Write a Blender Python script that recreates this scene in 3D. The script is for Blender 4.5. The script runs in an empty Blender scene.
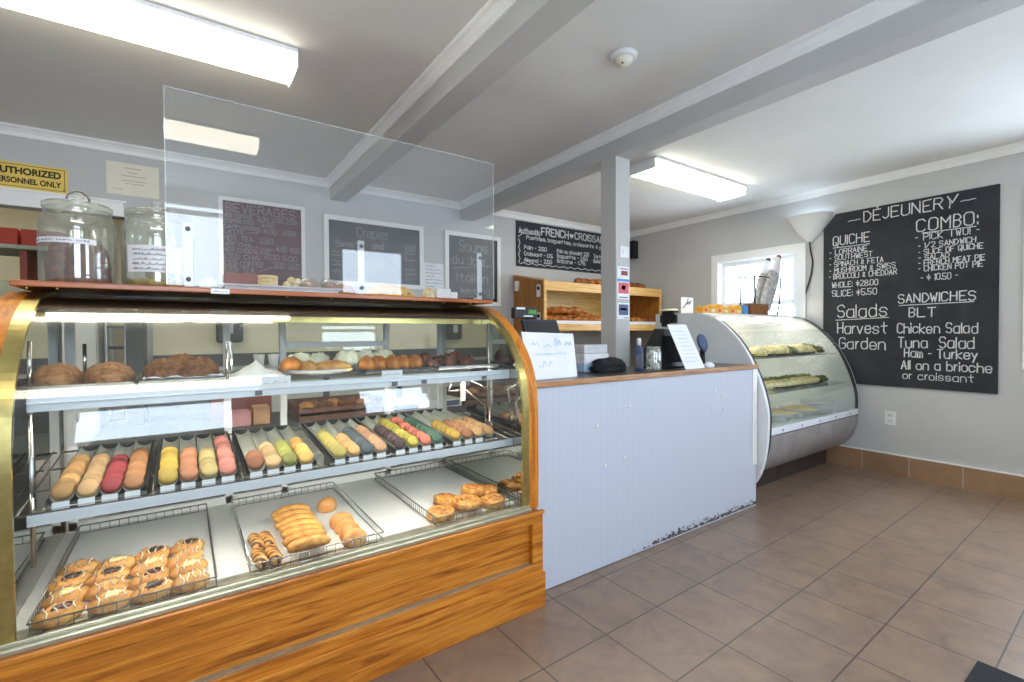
import bpy, bmesh, math, random
from mathutils import Vector, Matrix, noise
random.seed(11)
SC = bpy.context.scene
COL = SC.collection
PI = math.pi

# ------------------------------------------------------------------ materials
def lin(c):
    return tuple(((v/255)/12.92 if v/255 <= .04045 else (((v/255)+.055)/1.055)**2.4) for v in c) + (1,)
class NT:
    def __init__(s, name):
        s.m = bpy.data.materials.new(name); s.m.use_nodes = True
        s.t = s.m.node_tree; s.b = s.t.nodes['Principled BSDF']; s.out = s.t.nodes['Material Output']
    def n(s, typ, **kw):
        q = s.t.nodes.new(typ)
        for k, v in kw.items():
            if k in q.inputs.keys(): q.inputs[k].default_value = v
            else: setattr(q, k, v)
        return q
    def l(s, a, b): s.t.links.new(a, b)
    def coords(s, scale=(1,1,1), rot=(0,0,0), loc=(0,0,0)):
        c = s.n('ShaderNodeTexCoord'); m = s.n('ShaderNodeMapping')
        m.inputs['Scale'].default_value = scale; m.inputs['Rotation'].default_value = rot; m.inputs['Location'].default_value = loc
        s.l(c.outputs['Object'], m.inputs['Vector']); return m.outputs['Vector']
    def noise(s, vec, scale, detail=3, rough=.55, dist=0):
        q = s.n('ShaderNodeTexNoise'); q.inputs['Scale'].default_value = scale; q.inputs['Detail'].default_value = detail
        q.inputs['Roughness'].default_value = rough; q.inputs['Distortion'].default_value = dist
        if vec: s.l(vec, q.inputs['Vector'])
        return q.outputs['Fac']
    def ramp(s, fac, stops):
        q = s.n('ShaderNodeValToRGB'); e = q.color_ramp.elements
        while len(e) < len(stops): e.new(.5)
        for i, (p, c) in enumerate(stops): e[i].position = p; e[i].color = c
        s.l(fac, q.inputs['Fac']); return q.outputs['Color']
    def bump(s, h, strength=.2, dist=.01):
        q = s.n('ShaderNodeBump'); q.inputs['Strength'].default_value = strength; q.inputs['Distance'].default_value = dist
        s.l(h, q.inputs['Height']); s.l(q.outputs['Normal'], s.b.inputs['Normal'])
def mat(name, c, rough=.5, metal=0, var=.12, nscale=8, bump=0, bscale=40, spec=.5):
    """plain procedural: two tones of one colour mixed by noise"""
    t = NT(name); v = t.coords(); a = lin(c); f = t.noise(v, nscale, 4)
    d = tuple(x*(1-var) for x in a[:3])+(1,); e = tuple(min(1, x*(1+var)) for x in a[:3])+(1,)
    t.l(t.ramp(f, [(.3, d), (.7, e)]), t.b.inputs['Base Color'])
    t.b.inputs['Roughness'].default_value = rough; t.b.inputs['Metallic'].default_value = metal
    t.b.inputs['Specular IOR Level'].default_value = spec
    if bump: t.bump(t.noise(v, bscale, 4), bump, .004)
    return t.m
def mat2(name, c1, c2, scale=20, rough=.5, p=(.35,.65), stretch=(1,1,1), bump=.15, detail=5, dist=0, metal=0):
    t = NT(name); v = t.coords(stretch); f = t.noise(v, scale, detail, .6, dist)
    t.l(t.ramp(f, [(p[0], lin(c1)), (p[1], lin(c2))]), t.b.inputs['Base Color'])
    t.b.inputs['Roughness'].default_value = rough; t.b.inputs['Metallic'].default_value = metal
    if bump: t.bump(f, bump, .005)
    return t.m
def wood(name, dark, mid, light, scale=5, stretch=(.5, 6, 9), rough=.38):
    t = NT(name); v = t.coords(stretch); f = t.noise(v, scale, 8, .6, .9); f2 = t.noise(t.coords((stretch[0]*2, stretch[1]*6, stretch[2]*6)), scale*2, 3)
    mx = t.n('ShaderNodeMath', operation='MULTIPLY_ADD'); t.l(f2, mx.inputs[0]); mx.inputs[1].default_value = .35; t.l(f, mx.inputs[2])
    t.l(t.ramp(mx.outputs[0], [(.46, lin(dark)), (.62, lin(mid)), (.8, lin(light))]), t.b.inputs['Base Color'])
    t.b.inputs['Roughness'].default_value = rough; t.bump(f, .08, .003)
    return t.m
def glass(name, tint=(1,1,1), base=.04, extra=0, rough=0.0, haze=0):
    t = NT(name); t.t.nodes.remove(t.b)
    lw = t.n('ShaderNodeLayerWeight'); lw.inputs['Blend'].default_value = .5
    p = t.n('ShaderNodeMath', operation='POWER'); t.l(lw.outputs['Facing'], p.inputs[0]); p.inputs[1].default_value = 5
    m = t.n('ShaderNodeMath', operation='MULTIPLY_ADD'); t.l(p.outputs[0], m.inputs[0]); m.inputs[1].default_value = 1-base-extra; m.inputs[2].default_value = base+extra
    tr = t.n('ShaderNodeBsdfTransparent'); tr.inputs['Color'].default_value = (*tint, 1)
    gl = t.n('ShaderNodeBsdfGlossy'); gl.inputs['Roughness'].default_value = rough
    mx = t.n('ShaderNodeMixShader'); t.l(m.outputs[0], mx.inputs['Fac']); t.l(tr.outputs[0], mx.inputs[1]); t.l(gl.outputs[0], mx.inputs[2])
    last = mx
    if haze:   # slight haze plus a veil of reflected light, mixed in as pale diffuse
        df = t.n('ShaderNodeBsdfDiffuse'); df.inputs['Color'].default_value = (.85,.87,.9,1); last = t.n('ShaderNodeMixShader'); last.inputs['Fac'].default_value = haze; t.l(mx.outputs[0], last.inputs[1]); t.l(df.outputs[0], last.inputs[2])
    t.l(last.outputs[0], t.out.inputs['Surface']); return t.m
def emit(name, c, s):
    t = NT(name); t.b.inputs['Base Color'].default_value = (.9,.9,.88,1); t.b.inputs['Emission Color'].default_value = (*c, 1); t.b.inputs['Emission Strength'].default_value = s
    return t.m

M = {}
M['wall'] = mat('grey_wall_paint', (197,197,197), .7, var=.03, nscale=3, bump=.03, bscale=120)
M['ceil'] = mat('grey_ceiling_paint', (230,230,228), .8, var=.03, nscale=2, bump=.04, bscale=90)
M['beam'] = mat('grey_beam_paint', (194,194,192), .6, var=.03, nscale=3)
M['trim'] = mat('white_trim_paint', (242,242,241), .45, var=.03)
M['white'] = mat('white_gloss_paint', (232,233,234), .35, var=.03)
M['beige'] = mat('beige_kitchen_wall', (196,188,166), .7, var=.05, nscale=2)
M['litbeige'] = mat('beige_with_painted_light', (236,228,200), .5, var=.03)  # brighter beige, with the light on the back wall put into the colour
M['oak'] = wood('golden_oak', (120,60,12), (184,108,30), (214,140,52))
M['oakarch'] = wood('golden_oak_upright', (150,78,16), (200,116,30), (220,142,50), stretch=(9, 4, .6))
M['redwood'] = wood('red_brown_shelf_wood', (112,52,24), (160,84,44), (186,112,66), rough=.3)
M['pine'] = wood('pale_pine', (206,150,70), (226,174,96), (238,196,124), stretch=(.6, 5, 8))
M['pineback'] = wood('yellow_pine_backing', (200,150,60), (220,176,84), (232,196,110), stretch=(.6, 5, 8))
M['rackside'] = wood('brown_rack_side', (140,88,34), (166,106,46), (184,124,60), stretch=(6, 5, .7))
M['capwood'] = wood('worn_counter_edge_wood', (120,78,44), (164,114,72), (190,146,104))
M['brass'] = mat('brushed_brass_trim', (206,190,124), .28, 1, .15, 30)
M['track'] = mat('aluminium_track', (190,186,166), .35, .8, .12, 25)
M['steel'] = mat('stainless_steel', (176,176,180), .3, 1, .12, 12)
M['bull'] = mat('dull_steel_bullnose', (166,163,164), .45, .45, .15, 9)
M['darksteel'] = mat('dark_kick_metal', (84,76,72), .5, .5, .2, 7)
M['bronze'] = mat('dark_bronze_hood', (66,58,46), .4, .5, .2, 9)
M['wire'] = mat('dark_chrome_wire', (128,125,120), .35, .8, .2, 20)
M['chrome'] = mat('bright_chrome_wire', (190,190,192), .2, 1, .1, 20)
M['black'] = mat('black_plastic', (26,27,30), .4, var=.2)
M['matblack'] = mat('black_fabric', (22,23,28), .85, var=.3, nscale=60, bump=.4, bscale=200)
M['counter'] = mat2('dark_speckled_countertop', (38,38,40), (78,76,74), 90, .3, bump=0)
M['navy'] = mat('dark_navy_plastic', (40,48,66), .4, var=.2)
M['mirror'] = mat('case_mirror_wall', (196,198,190), .03, 1, .03, 4)
M['rail'] = mat('white_price_rail', (226,230,240), .35, var=.03)
M['deck'] = mat('white_case_deck', (243,243,240), .4, var=.04, nscale=5)
M['liner'] = mat('white_paper_liner', (244,244,243), .6, var=.04, nscale=12)
M['paper'] = mat('white_paper', (240,241,246), .7, var=.03, nscale=10)
M['cream'] = mat('cream_paper', (233,229,212), .7, var=.04)
M['ink'] = mat('grey_printed_ink', (110,114,130), .8)
M['darkink'] = mat('black_printed_ink', (24,20,16), .7)
M['chalk'] = mat2('white_chalk_stroke', (206,208,212), (240,241,243), 60, .95, bump=0)
M['chalkdim'] = mat2('faded_chalk_stroke', (112,108,114), (160,156,162), 60, .95, bump=0)
M['slate'] = mat2('black_chalkboard', (30,32,38), (47,50,57), 3, .75, bump=0, detail=6)
M['slategrey'] = mat2('smudged_grey_chalkboard', (50,52,55), (80,82,84), 3, .75, bump=0, detail=6)
M['maroon'] = mat2('maroon_chalkboard', (76,34,44), (100,52,60), 4, .75, bump=0, detail=6)
M['yellow'] = mat('yellow_sign_plastic', (234,202,96), .45, var=.04)
M['lamp'] = emit('lit_fluorescent_lens', (1, .95, .77), 6.2)
M['tube'] = emit('warm_case_tube', (1, .95, .84), 24)
M['dimtube'] = emit('pale_yellow_strip_lamp', (1, .93, .66), 2.2)
M['toptube'] = emit('bright_case_lamp', (1, .95, .78), 9)
M['glass'] = glass('clear_glass')
M['caseglass'] = glass('curved_case_glass', (.97,.985,.97), .055)
M['guard'] = glass('clear_acrylic_sheet', (.96,.965,.97), .044, haze=.038)
M['acryledge'] = glass('polished_acrylic_edge', (.9,.93,.95), .25, haze=.35)
M['jarglass'] = glass('thick_jar_glass', (.96,.97,.93), .09, .03, .03, haze=.05)
M['clearplastic'] = glass('clear_food_plastic', (.92,.93,.93), .08, .05, .1)
M['gutter'] = mat('translucent_tray_gutter', (214,214,200), .3, var=.05)
M['bread'] = mat2('golden_bread_crust', (184,114,48), (232,180,104), 22, .5, bump=.2)
M['brownbread'] = mat2('brown_bread_crust', (92,50,22), (156,98,54), 60, .6, bump=.5)
M['loaf'] = mat2('tan_seeded_crust', (128,74,34), (190,134,82), 60, .65, bump=.5)
M['croissant'] = mat2('baked_croissant', (150,76,22), (222,146,62), 30, .45, bump=.3)
M['darkcroissant'] = mat2('dark_baked_croissant', (104,50,18), (190,110,46), 30, .45, bump=.3)
M['choc'] = mat2('chocolate_brown', (76,36,20), (136,76,48), 36, .5, bump=.4)
M['cinnamon'] = mat2('cinnamon_glazed_dough', (170,94,34), (232,176,92), 34, .35, bump=.2)
M['darkjam'] = mat2('dark_berry_filling', (40,14,20), (104,30,40), 60, .25, bump=.2)
M['cocoafill'] = mat2('dark_chocolate_filling', (30,18,14), (74,42,26), 60, .3, bump=.2)
M['creamfill'] = mat2('pale_custard_filling', (228,196,120), (244,224,170), 40, .4, bump=.2)
M['icing'] = mat('white_icing', (246,240,226), .4, var=.05)
M['meringue'] = mat2('pale_cream_meringue', (228,222,188), (248,246,228), 26, .6, bump=.2)
M['cookie'] = mat2('golden_turnover_pastry', (176,106,36), (232,174,92), 30, .5, bump=.5)
M['bun'] = mat2('pale_round_bun', (196,124,58), (232,178,112), 14, .55, bump=.1)
M['green'] = mat2('leafy_salad', (52,66,30), (132,140,72), 30, .6, bump=.4)
M['salad'] = mat2('mixed_salad', (216,190,96), (250,244,216), 22, .6, bump=.4)
M['pink'] = mat('pink_card', (206,140,140), .6)
M['tan'] = mat('tan_card', (196,150,112), .6)
M['redbrown'] = mat('red_brown_card', (142,70,56), .6)
M['blue'] = mat('blue_print', (86,148,210), .5)
M['softblue'] = mat('pale_blue_card', (176,206,234), .6)
M['navyprint'] = mat('navy_print', (70,84,122), .5)
M['redprint'] = mat('red_print', (222,88,104), .5)
M['greyplastic'] = mat('grey_plastic', (96,98,102), .5)
M['lightgrey'] = mat('light_grey_plastic', (206,208,210), .45)
M['teal'] = mat('teal_plastic', (40,96,100), .5)
M['red'] = mat('red_carton', (164,50,36), .5)
M['greygreen'] = mat('grey_green_panel', (150,156,140), .6)
M['fridge'] = mat('white_enamel', (222,222,216), .35, var=.02)
M['greypanel'] = mat('dark_grey_panel', (86,90,92), .5, var=.05)
M['baguettebag'] = mat2('grey_printed_paper_bag', (150,148,150), (206,204,204), 30, .7, bump=.2)
M['yellowbox'] = mat2('yellow_pasta_packet', (226,150,20), (240,200,90), 18, .5, bump=0)
M['basketweave'] = mat2('brown_wicker', (92,52,24), (160,104,56), 60, .7, stretch=(1,1,3), bump=.5)
M['amber'] = mat2('yellow_green_candy', (120,112,20), (206,186,60), 40, .4, bump=.2)
M['tape'] = mat('white_label_tape', (240,240,242), .5)
M['gasket'] = mat('dark_gasket', (52,54,60), .5)
M['greensauce'] = mat('green_screen_print', (70,150,60), .5)
def macmat(n, c):
    t = NT(n+'_macaron_shell'); oi = t.n('ShaderNodeObjectInfo'); f = t.noise(t.coords(), 70, 4)
    ad = t.n('ShaderNodeMath', operation='MULTIPLY_ADD'); t.l(f, ad.inputs[0]); ad.inputs[1].default_value = .5; t.l(oi.outputs['Random'], ad.inputs[2])
    g_ = sum(c)/3; a = lin(tuple((x*.86+g_*.14)*.93 for x in c)); t.l(t.ramp(ad.outputs[0], [(.2, tuple(x*.6 for x in a[:3])+(1,)), (1.0, tuple(min(1,x*1.18) for x in a[:3])+(1,))]), t.b.inputs['Base Color'])
    t.b.inputs['Roughness'].default_value = .6; t.bump(t.noise(t.coords(), 220, 4), .2, .004); return t.m
MAC = {k: macmat(k, c) for k, c in dict(peach=(226,166,96), beige=(224,174,116), raspberry=(176,56,64), caramel=(196,128,76), lemon=(232,190,70), salmon=(226,142,98), sesame=(208,180,110), pink=(226,132,116), cocoa=(176,104,70), vanilla=(228,180,122), pistachio=(178,176,78), apricot=(236,180,82), olive=(200,180,84), orange=(230,168,98), slate=(84,96,104), rosewood=(204,150,110), plum=(88,62,66), lime=(196,178,60), coral=(228,112,86), emerald=(70,120,92), mustard=(212,164,44), brown=(188,116,72), biscuit=(222,164,100)).items()}
M['filling'] = mat('macaron_filling', (120,72,48), .6)

def floor_material():
    t = NT('brown_ceramic_tile')
    v = t.coords((1,1,1), (0,0,math.radians(-1.15)))
    sh = t.n('ShaderNodeVectorMath', operation='ADD'); a = math.radians(-1.15)
    X, Y = 2.437, 1.059; sh.inputs[1].default_value = (-(X*math.cos(a)-Y*math.sin(a))+.3365*20, -(X*math.sin(a)+Y*math.cos(a))+.331*20, 0); t.l(v, sh.inputs[0])
    b = t.n('ShaderNodeTexBrick', offset=0.0, squash=1.0)
    b.inputs['Scale'].default_value = 1; b.inputs['Brick Width'].default_value = .3365; b.inputs['Row Height'].default_value = .331
    b.inputs['Mortar Size'].default_value = .0032; b.inputs['Mortar Smooth'].default_value = .1; b.inputs['Bias'].default_value = 0
    b.inputs['Color1'].default_value = lin((138,116,102)); b.inputs['Color2'].default_value = lin((124,105,93)); b.inputs['Mortar'].default_value = lin((104,90,80))
    t.l(sh.outputs[0], b.inputs['Vector'])
    f = t.noise(t.coords(), 7, 8, .65, .6)
    r = t.ramp(f, [(.3, lin((116,96,81))), (.5, lin((140,117,100))), (.72, lin((158,134,108)))])
    mx = t.n('ShaderNodeMix', data_type='RGBA', blend_type='MIX'); mx.inputs[0].default_value = .62; t.l(b.outputs['Color'], mx.inputs[6]); t.l(r, mx.inputs[7])
    m2 = t.n('ShaderNodeMix', data_type='RGBA', blend_type='MIX'); t.l(b.outputs['Fac'], m2.inputs[0]); t.l(mx.outputs[2], m2.inputs[6]); m2.inputs[7].default_value = lin((84,74,68))
    t.l(m2.outputs[2], t.b.inputs['Base Color'])
    ad = t.n('ShaderNodeMath', operation='MULTIPLY_ADD'); t.l(b.outputs['Fac'], ad.inputs[0]); ad.inputs[1].default_value = -1; t.l(t.noise(t.coords(), 14, 4), ad.inputs[2])
    t.bump(ad.outputs[0], .25, .004); t.b.inputs['Roughness'].default_value = .33
    return t.m
M['floor'] = floor_material()
def bead_material():
    t = NT('white_beadboard'); v = t.coords()
    w = t.n('ShaderNodeTexWave', wave_type='BANDS', bands_direction='X'); w.inputs['Scale'].default_value = 7.6; w.inputs['Distortion'].default_value = 0; t.l(v, w.inputs['Vector'])
    sh = t.ramp(w.outputs['Fac'], [(0, (0,0,0,1)), (.12, (1,1,1,1))]); t.bump(sh, .35, .003)
    sx = t.n('ShaderNodeSeparateXYZ'); t.l(v, sx.inputs[0])
    # scuffed paint chipped off along the bottom edge
    mr = t.n('ShaderNodeMapRange'); mr.inputs['From Min'].default_value = .0; mr.inputs['From Max'].default_value = .075; mr.inputs['To Min'].default_value = .62; mr.inputs['To Max'].default_value = .3; t.l(sx.outputs['Z'], mr.inputs['Value'])
    mq = t.n('ShaderNodeMapRange'); mq.inputs['From Min'].default_value = .35; mq.inputs['From Max'].default_value = 1.0; mq.inputs['To Min'].default_value = -.3; mq.inputs['To Max'].default_value = 0.02; t.l(sx.outputs['X'], mq.inputs['Value'])
    s2 = t.n('ShaderNodeMath', operation='ADD'); t.l(mr.outputs[0], s2.inputs[0]); t.l(mq.outputs[0], s2.inputs[1])
    f = t.noise(t.coords((1,1,1.6)), 34, 5, .7)
    lt = t.n('ShaderNodeMath', operation='LESS_THAN'); t.l(f, lt.inputs[0]); t.l(s2.outputs[0], lt.inputs[1])
    zt = t.n('ShaderNodeMath', operation='LESS_THAN'); t.l(sx.outputs['Z'], zt.inputs[0]); zt.inputs[1].default_value = .07
    gt = t.n('ShaderNodeMath', operation='GREATER_THAN'); t.l(sx.outputs['Z'], gt.inputs[0]); gt.inputs[1].default_value = .012
    mm = t.n('ShaderNodeMath', operation='MULTIPLY'); t.l(lt.outputs[0], mm.inputs[0]); t.l(zt.outputs[0], mm.inputs[1])
    m3 = t.n('ShaderNodeMath', operation='MULTIPLY'); t.l(mm.outputs[0], m3.inputs[0]); t.l(gt.outputs[0], m3.inputs[1])
    mx = t.n('ShaderNodeMix', data_type='RGBA'); t.l(m3.outputs[0], mx.inputs[0]); mx.inputs[6].default_value = lin((196,202,217)); mx.inputs[7].default_value = lin((58,46,40))
    t.l(mx.outputs[2], t.b.inputs['Base Color']); t.b.inputs['Roughness'].default_value = .45
    return t.m
M['bead'] = bead_material()
def basetile_material():
    t = NT('brown_baseboard_tile'); v = t.coords()
    sx = t.n('ShaderNodeSeparateXYZ'); t.l(v, sx.inputs[0]); cb = t.n('ShaderNodeCombineXYZ'); t.l(sx.outputs['Y'], cb.inputs[0]); t.l(sx.outputs['Z'], cb.inputs[1])
    b = t.n('ShaderNodeTexBrick', offset=0.0); b.inputs['Scale'].default_value = 1; b.inputs['Brick Width'].default_value = .337; b.inputs['Row Height'].default_value = .6; b.inputs['Mortar Size'].default_value = .004
    b.inputs['Color1'].default_value = lin((172,136,104)); b.inputs['Color2'].default_value = lin((154,120,92)); b.inputs['Mortar'].default_value = lin((196,180,160)); t.l(cb.outputs[0], b.inputs['Vector'])
    f = t.noise(v, 9, 6); mx = t.n('ShaderNodeMix', data_type='RGBA', blend_type='MULTIPLY'); mx.inputs[0].default_value = .6; t.l(b.outputs['Color'], mx.inputs[6]); t.l(t.ramp(f, [(.3, (.7,.66,.62,1)), (.7, (1,1,1,1))]), mx.inputs[7])
    t.l(mx.outputs[2], t.b.inputs['Base Color']); t.b.inputs['Roughness'].default_value = .45
    return t.m
M['basetile'] = basetile_material()
def stripe_material():
    t = NT('chocolate_striped_pastry'); v = t.coords((1,1,1), (0,0,.6))
    w = t.n('ShaderNodeTexWave', wave_type='BANDS', bands_direction='Y'); w.inputs['Scale'].default_value = 14; w.inputs['Distortion'].default_value = 3.5; t.l(v, w.inputs['Vector'])
    t.l(t.ramp(w.outputs['Fac'], [(.18, lin((92,50,24))), (.42, lin((218,160,88)))]), t.b.inputs['Base Color']); t.b.inputs['Roughness'].default_value = .4
    return t.m
M['stripe'] = stripe_material()

# ------------------------------------------------------------------ mesh helpers
class MB:
    def __init__(s): s.v = []; s.f = []; s.mi = []; s.sm = []
    def add(s, vs, fs, mi=0, smooth=False, T=None):
        o = len(s.v)
        s.v += [tuple(T @ Vector(p)) if T else tuple(p) for p in vs]
        for f in fs: s.f.append([i+o for i in f]); s.mi.append(mi); s.sm.append(smooth)
        return s
    def box(s, x0, x1, y0, y1, z0, z1, mi=0, T=None):
        return s.add([(x0,y0,z0),(x1,y0,z0),(x1,y1,z0),(x0,y1,z0),(x0,y0,z1),(x1,y0,z1),(x1,y1,z1),(x0,y1,z1)],
                     [(3,2,1,0),(4,5,6,7),(0,1,5,4),(1,2,6,5),(2,3,7,6),(3,0,4,7)], mi, False, T)
    def tube(s, pts, r, n=8, mi=0, T=None, cap=True, smooth=True):
        P = [Vector(p) for p in pts]; vs = []; fs = []; up = None
        for i, p in enumerate(P):
            d = (P[min(i+1, len(P)-1)]-P[max(i-1, 0)]).normalized()
            if up is None: up = d.orthogonal().normalized()
            a = (up - d*up.dot(d)); a = a.normalized() if a.length > 1e-5 else d.orthogonal().normalized(); up = a; b = d.cross(a)
            rr = r[i] if isinstance(r, (list, tuple)) else r
            vs += [p+a*rr*math.cos(2*PI*k/n)+b*rr*math.sin(2*PI*k/n) for k in range(n)]
        for i in range(len(P)-1):
            for k in range(n): fs.append((i*n+k, i*n+(k+1)%n, (i+1)*n+(k+1)%n, (i+1)*n+k))
        if cap: fs.append(tuple(range(n))[::-1]); fs.append(tuple((len(P)-1)*n+k for k in range(n)))
        return s.add(vs, fs, mi, smooth, T)
    def lathe(s, prof, n=24, mi=0, T=None, smooth=True):
        """prof [(r,z)] bottom to top, about z"""
        vs = []; fs = []; m = len(prof)
        for k in range(n):
            a = 2*PI*k/n
            vs += [(r*math.cos(a), r*math.sin(a), z) for r, z in prof]
        for k in range(n):
            q = (k+1) % n
            for i in range(m-1): fs.append((k*m+i, q*m+i, q*m+i+1, k*m+i+1))
        if prof[0][0] > 1e-6: fs.append(tuple(k*m for k in range(n))[::-1])
        if prof[-1][0] > 1e-6: fs.append(tuple(k*m+m-1 for k in range(n)))
        return s.add(vs, fs, mi, smooth, T)
    def prism(s, prof, x0, x1, mi=0, T=None, smooth=False):
        """closed (y,z) outline extruded along x"""
        n = len(prof); vs = [(x0, y, z) for y, z in prof]+[(x1, y, z) for y, z in prof]
        fs = [(i, (i+1)%n, n+(i+1)%n, n+i) for i in range(n)]
        s.add(vs, fs, mi, smooth, T); o = len(s.v)-2*n
        s.f += [[o+i for i in range(n)][::-1], [o+n+i for i in range(n)]]; s.mi += [mi, mi]; s.sm += [False, False]
        return s
    def lump(s, rx, ry, rz, seed=0, amp=.12, freq=2.2, flat=.5, nu=18, nv=10, mi=0, T=None, ridge=0):
        """noisy ellipsoid resting on z=0, its underside flattened"""
        vs = []; fs = []; sv = Vector((seed*7.3, seed*3.1, seed*1.7))
        for j in range(nv+1):
            t = PI*j/nv
            for i in range(nu):
                a = 2*PI*i/nu; d = Vector((math.sin(t)*math.cos(a), math.sin(t)*math.sin(a), -math.cos(t)))
                k = 1+amp*noise.noise(d*freq+sv)
                if ridge: k += .06*math.sin(d.x*ridge+math.sin(seed))*(1-abs(d.x))
                z = d.z*k
                if z < -flat: z = -flat-(z+flat)*-.05
                vs.append((d.x*k*rx, d.y*k*ry, (z+flat)*rz/(1+flat)*1.0+.0003))
        for j in range(nv):
            for i in range(nu): fs.append((j*nu+i, j*nu+(i+1)%nu, (j+1)*nu+(i+1)%nu, (j+1)*nu+i))
        return s.add(vs, fs, mi, True, T)
    def build(s, name, mats, parent=None, bevel=0, world=True, loc=None):
        me = bpy.data.meshes.new(name)
        base = Vector((0,0,0))
        if loc is not None: base = Vector(loc)
        elif parent is not None and world: base = WORLD[parent.name]
        me.from_pydata([tuple(Vector(p)-base) for p in s.v], [], s.f)
        for m_ in (mats if isinstance(mats, (list, tuple)) else [mats]): me.materials.append(m_)
        me.polygons.foreach_set('material_index', s.mi); me.polygons.foreach_set('use_smooth', s.sm); me.update()
        bm = bmesh.new(); bm.from_mesh(me); bmesh.ops.recalc_face_normals(bm, faces=bm.faces); bm.to_mesh(me); bm.free()
        o = bpy.data.objects.new(name, me); COL.objects.link(o)
        if parent is not None: o.parent = parent
        elif loc is not None: o.location = loc
        if loc is not None and parent is not None: o.location = Vector(loc)-WORLD[parent.name]
        WORLD[o.name] = base if (world or parent is None) else Vector((0,0,0))
        if bevel:
            b = o.modifiers.new('bevel', 'BEVEL'); b.width = bevel; b.segments = 2; b.limit_method = 'ANGLE'
        return o
WORLD = {}
def tag(o, label, cat, group=None):
    o['label'] = label; o['category'] = cat
    if group: o['group'] = group
    return o
def thing(name, label, cat, loc=(0,0,0), group=None, rz=0):
    o = bpy.data.objects.new(name, None); COL.objects.link(o); o.empty_display_size = .05
    o.location = loc; o.rotation_euler = (0,0,rz); WORLD[o.name] = Vector(loc)
    return tag(o, label, cat, group)
def one(mb, name, m, label, cat, loc=None, group=None, bevel=0):
    """a thing that is one mesh; its origin sits at loc"""
    return tag(mb.build(name, m, None, bevel, loc=loc), label, cat, group)
def struct(mb, name, m, bevel=0):
    o = mb.build(name, m, None, bevel); o['kind'] = 'structure'; return o
def dup(root, loc, rz=0, label=None, group=None, rot=None, scale=None):
    r = root.copy(); COL.objects.link(r); r.location = loc; r.rotation_euler = rot if rot else (0,0,rz)
    if scale: r.scale = scale
    if label: r['label'] = label
    if group: r['group'] = group
    for ch in list(root.children):
        c = ch.copy(); COL.objects.link(c); c.parent = r
        for g in list(ch.children):
            d = g.copy(); COL.objects.link(d); d.parent = c
    return r
def TR(loc=(0,0,0), rot=(0,0,0), sc=(1,1,1)):
    from mathutils import Euler
    return Matrix.Translation(loc) @ Euler(rot).to_matrix().to_4x4() @ Matrix.Diagonal((*sc, 1))
ORD = ['first','second','third','fourth','fifth','sixth','seventh','eighth','ninth','tenth','eleventh','twelfth','thirteenth','fourteenth','fifteenth']

# ------------------------------------------------------------------ single-stroke handwriting
G = {'A':'022842 1434','B':'02082837362505 2534332202','C':'4738180703123243','D':'02082846442202','E':'48080242 0535','F':'480802 0535','G':'47381807031232434525','H':'0208 4248 0545','I':'2228','J':'3833221203','K':'0208 480542','L':'080242','M':'0208254842','N':'02084248','O':'180703123243473818','P':'02083847463505','Q':'180703123243473818 2441','R':'02083847463505 2542','S':'47381807061535444332 1203'.replace(' ',''),'T':'0848 2822','U':'080312324348','V':'082248','W':'0812263248','X':'0248 0842','Y':'082548 2522','Z':'08480242',
'0':'180703123243473818','1':'172822','2':'07183847460242','3':'071838474635254443321203'.replace('2544','2544'),'4':'380444 3832','5':'480805354443321203','6':'381807031232434435 0435'.split()[0],'7':'084812','8':'180706354443321203041546473818','9':'451506071838474332',
'a':'4636160503123243 4642','b':'0802 0516364543321203','c':'45361605031232 43'.replace(' ',''),'d':'4842 4536160503123243','e':'0444453616050312 3243'.replace(' ',''),'f':'38272212'.replace('2212','22')+' 1636','g':'4536160503123243 46413010','h':'0802 0516364542','i':'2622 2728','j':'26211000','k':'0802 460442','l':'2822','m':'0602 05162522 25364542','n':'0602 0516364542','o':'160503123243453616','p':'0600 0516364543321203','q':'4640 4536160503123243','r':'0602 041626','s':'45361605143443321203','t':'282332 0646','u':'0603123243 4642','v':'062246','w':'0612253246','x':'0246 0642','y':'0623 4610','z':'06460242',
'-':'1535','.':'2223','\u00a2':'','+':'1545',':':'2223 2526','/':'0248','!':'2824 2322',',':'2321','&':'4215173735130322 44'.split()[0],'$':'463606153544341404 2822','~':'0516253646'.replace('',''),"'":'2827','|':'2029'}
def stroke(mb, text, o, R, U, N, width, cap, w, jitter=.02, seed=0):
    """writes text from o along unit R, up unit U, as chalk ribbons raised along N"""
    rnd = random.Random(seed+len(text)); o = Vector(o); R = Vector(R); U = Vector(U); N = Vector(N)
    def ext(ch):
        g_ = G.get({'\u00c9':'E','\u00e9':'e'}.get(ch, ch), '')
        xs = [int(p[i]) for p in g_.split() for i in range(0, len(p)-1, 2)]
        return (min(xs), max(xs)) if xs else (0, 2.0)
    pos = []; cur = 0
    for ch in text:
        e0, e1 = ext(ch); pos.append(cur-e0); cur += e1-e0+1.5
    tot = max(1, cur-1.5); sx = width/tot; sy = cap/6
    for k, chx in enumerate(text):
        acc = False
        if chx == '\u00c9': chx = 'E'; acc = True
        if chx == '\u00e9': chx = 'e'
        g = G.get(chx)
        if not g: continue
        polys = [[(int(p[i]), int(p[i+1])) for i in range(0, len(p)-1, 2)] for p in g.split()]
        if acc: polys.append([(2, 9), (3, 10)])
        dx = rnd.uniform(-.15,.15); dy = rnd.uniform(-.2,.2)
        for poly in polys:
            q = [Vector(((x+dx+pos[k]+rnd.uniform(-.12,.12))*sx, (y-2+dy+rnd.uniform(-.15,.15))*sy, 0)) for x, y in poly]
            ribbon(mb, q, o, R, U, N, w)
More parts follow.
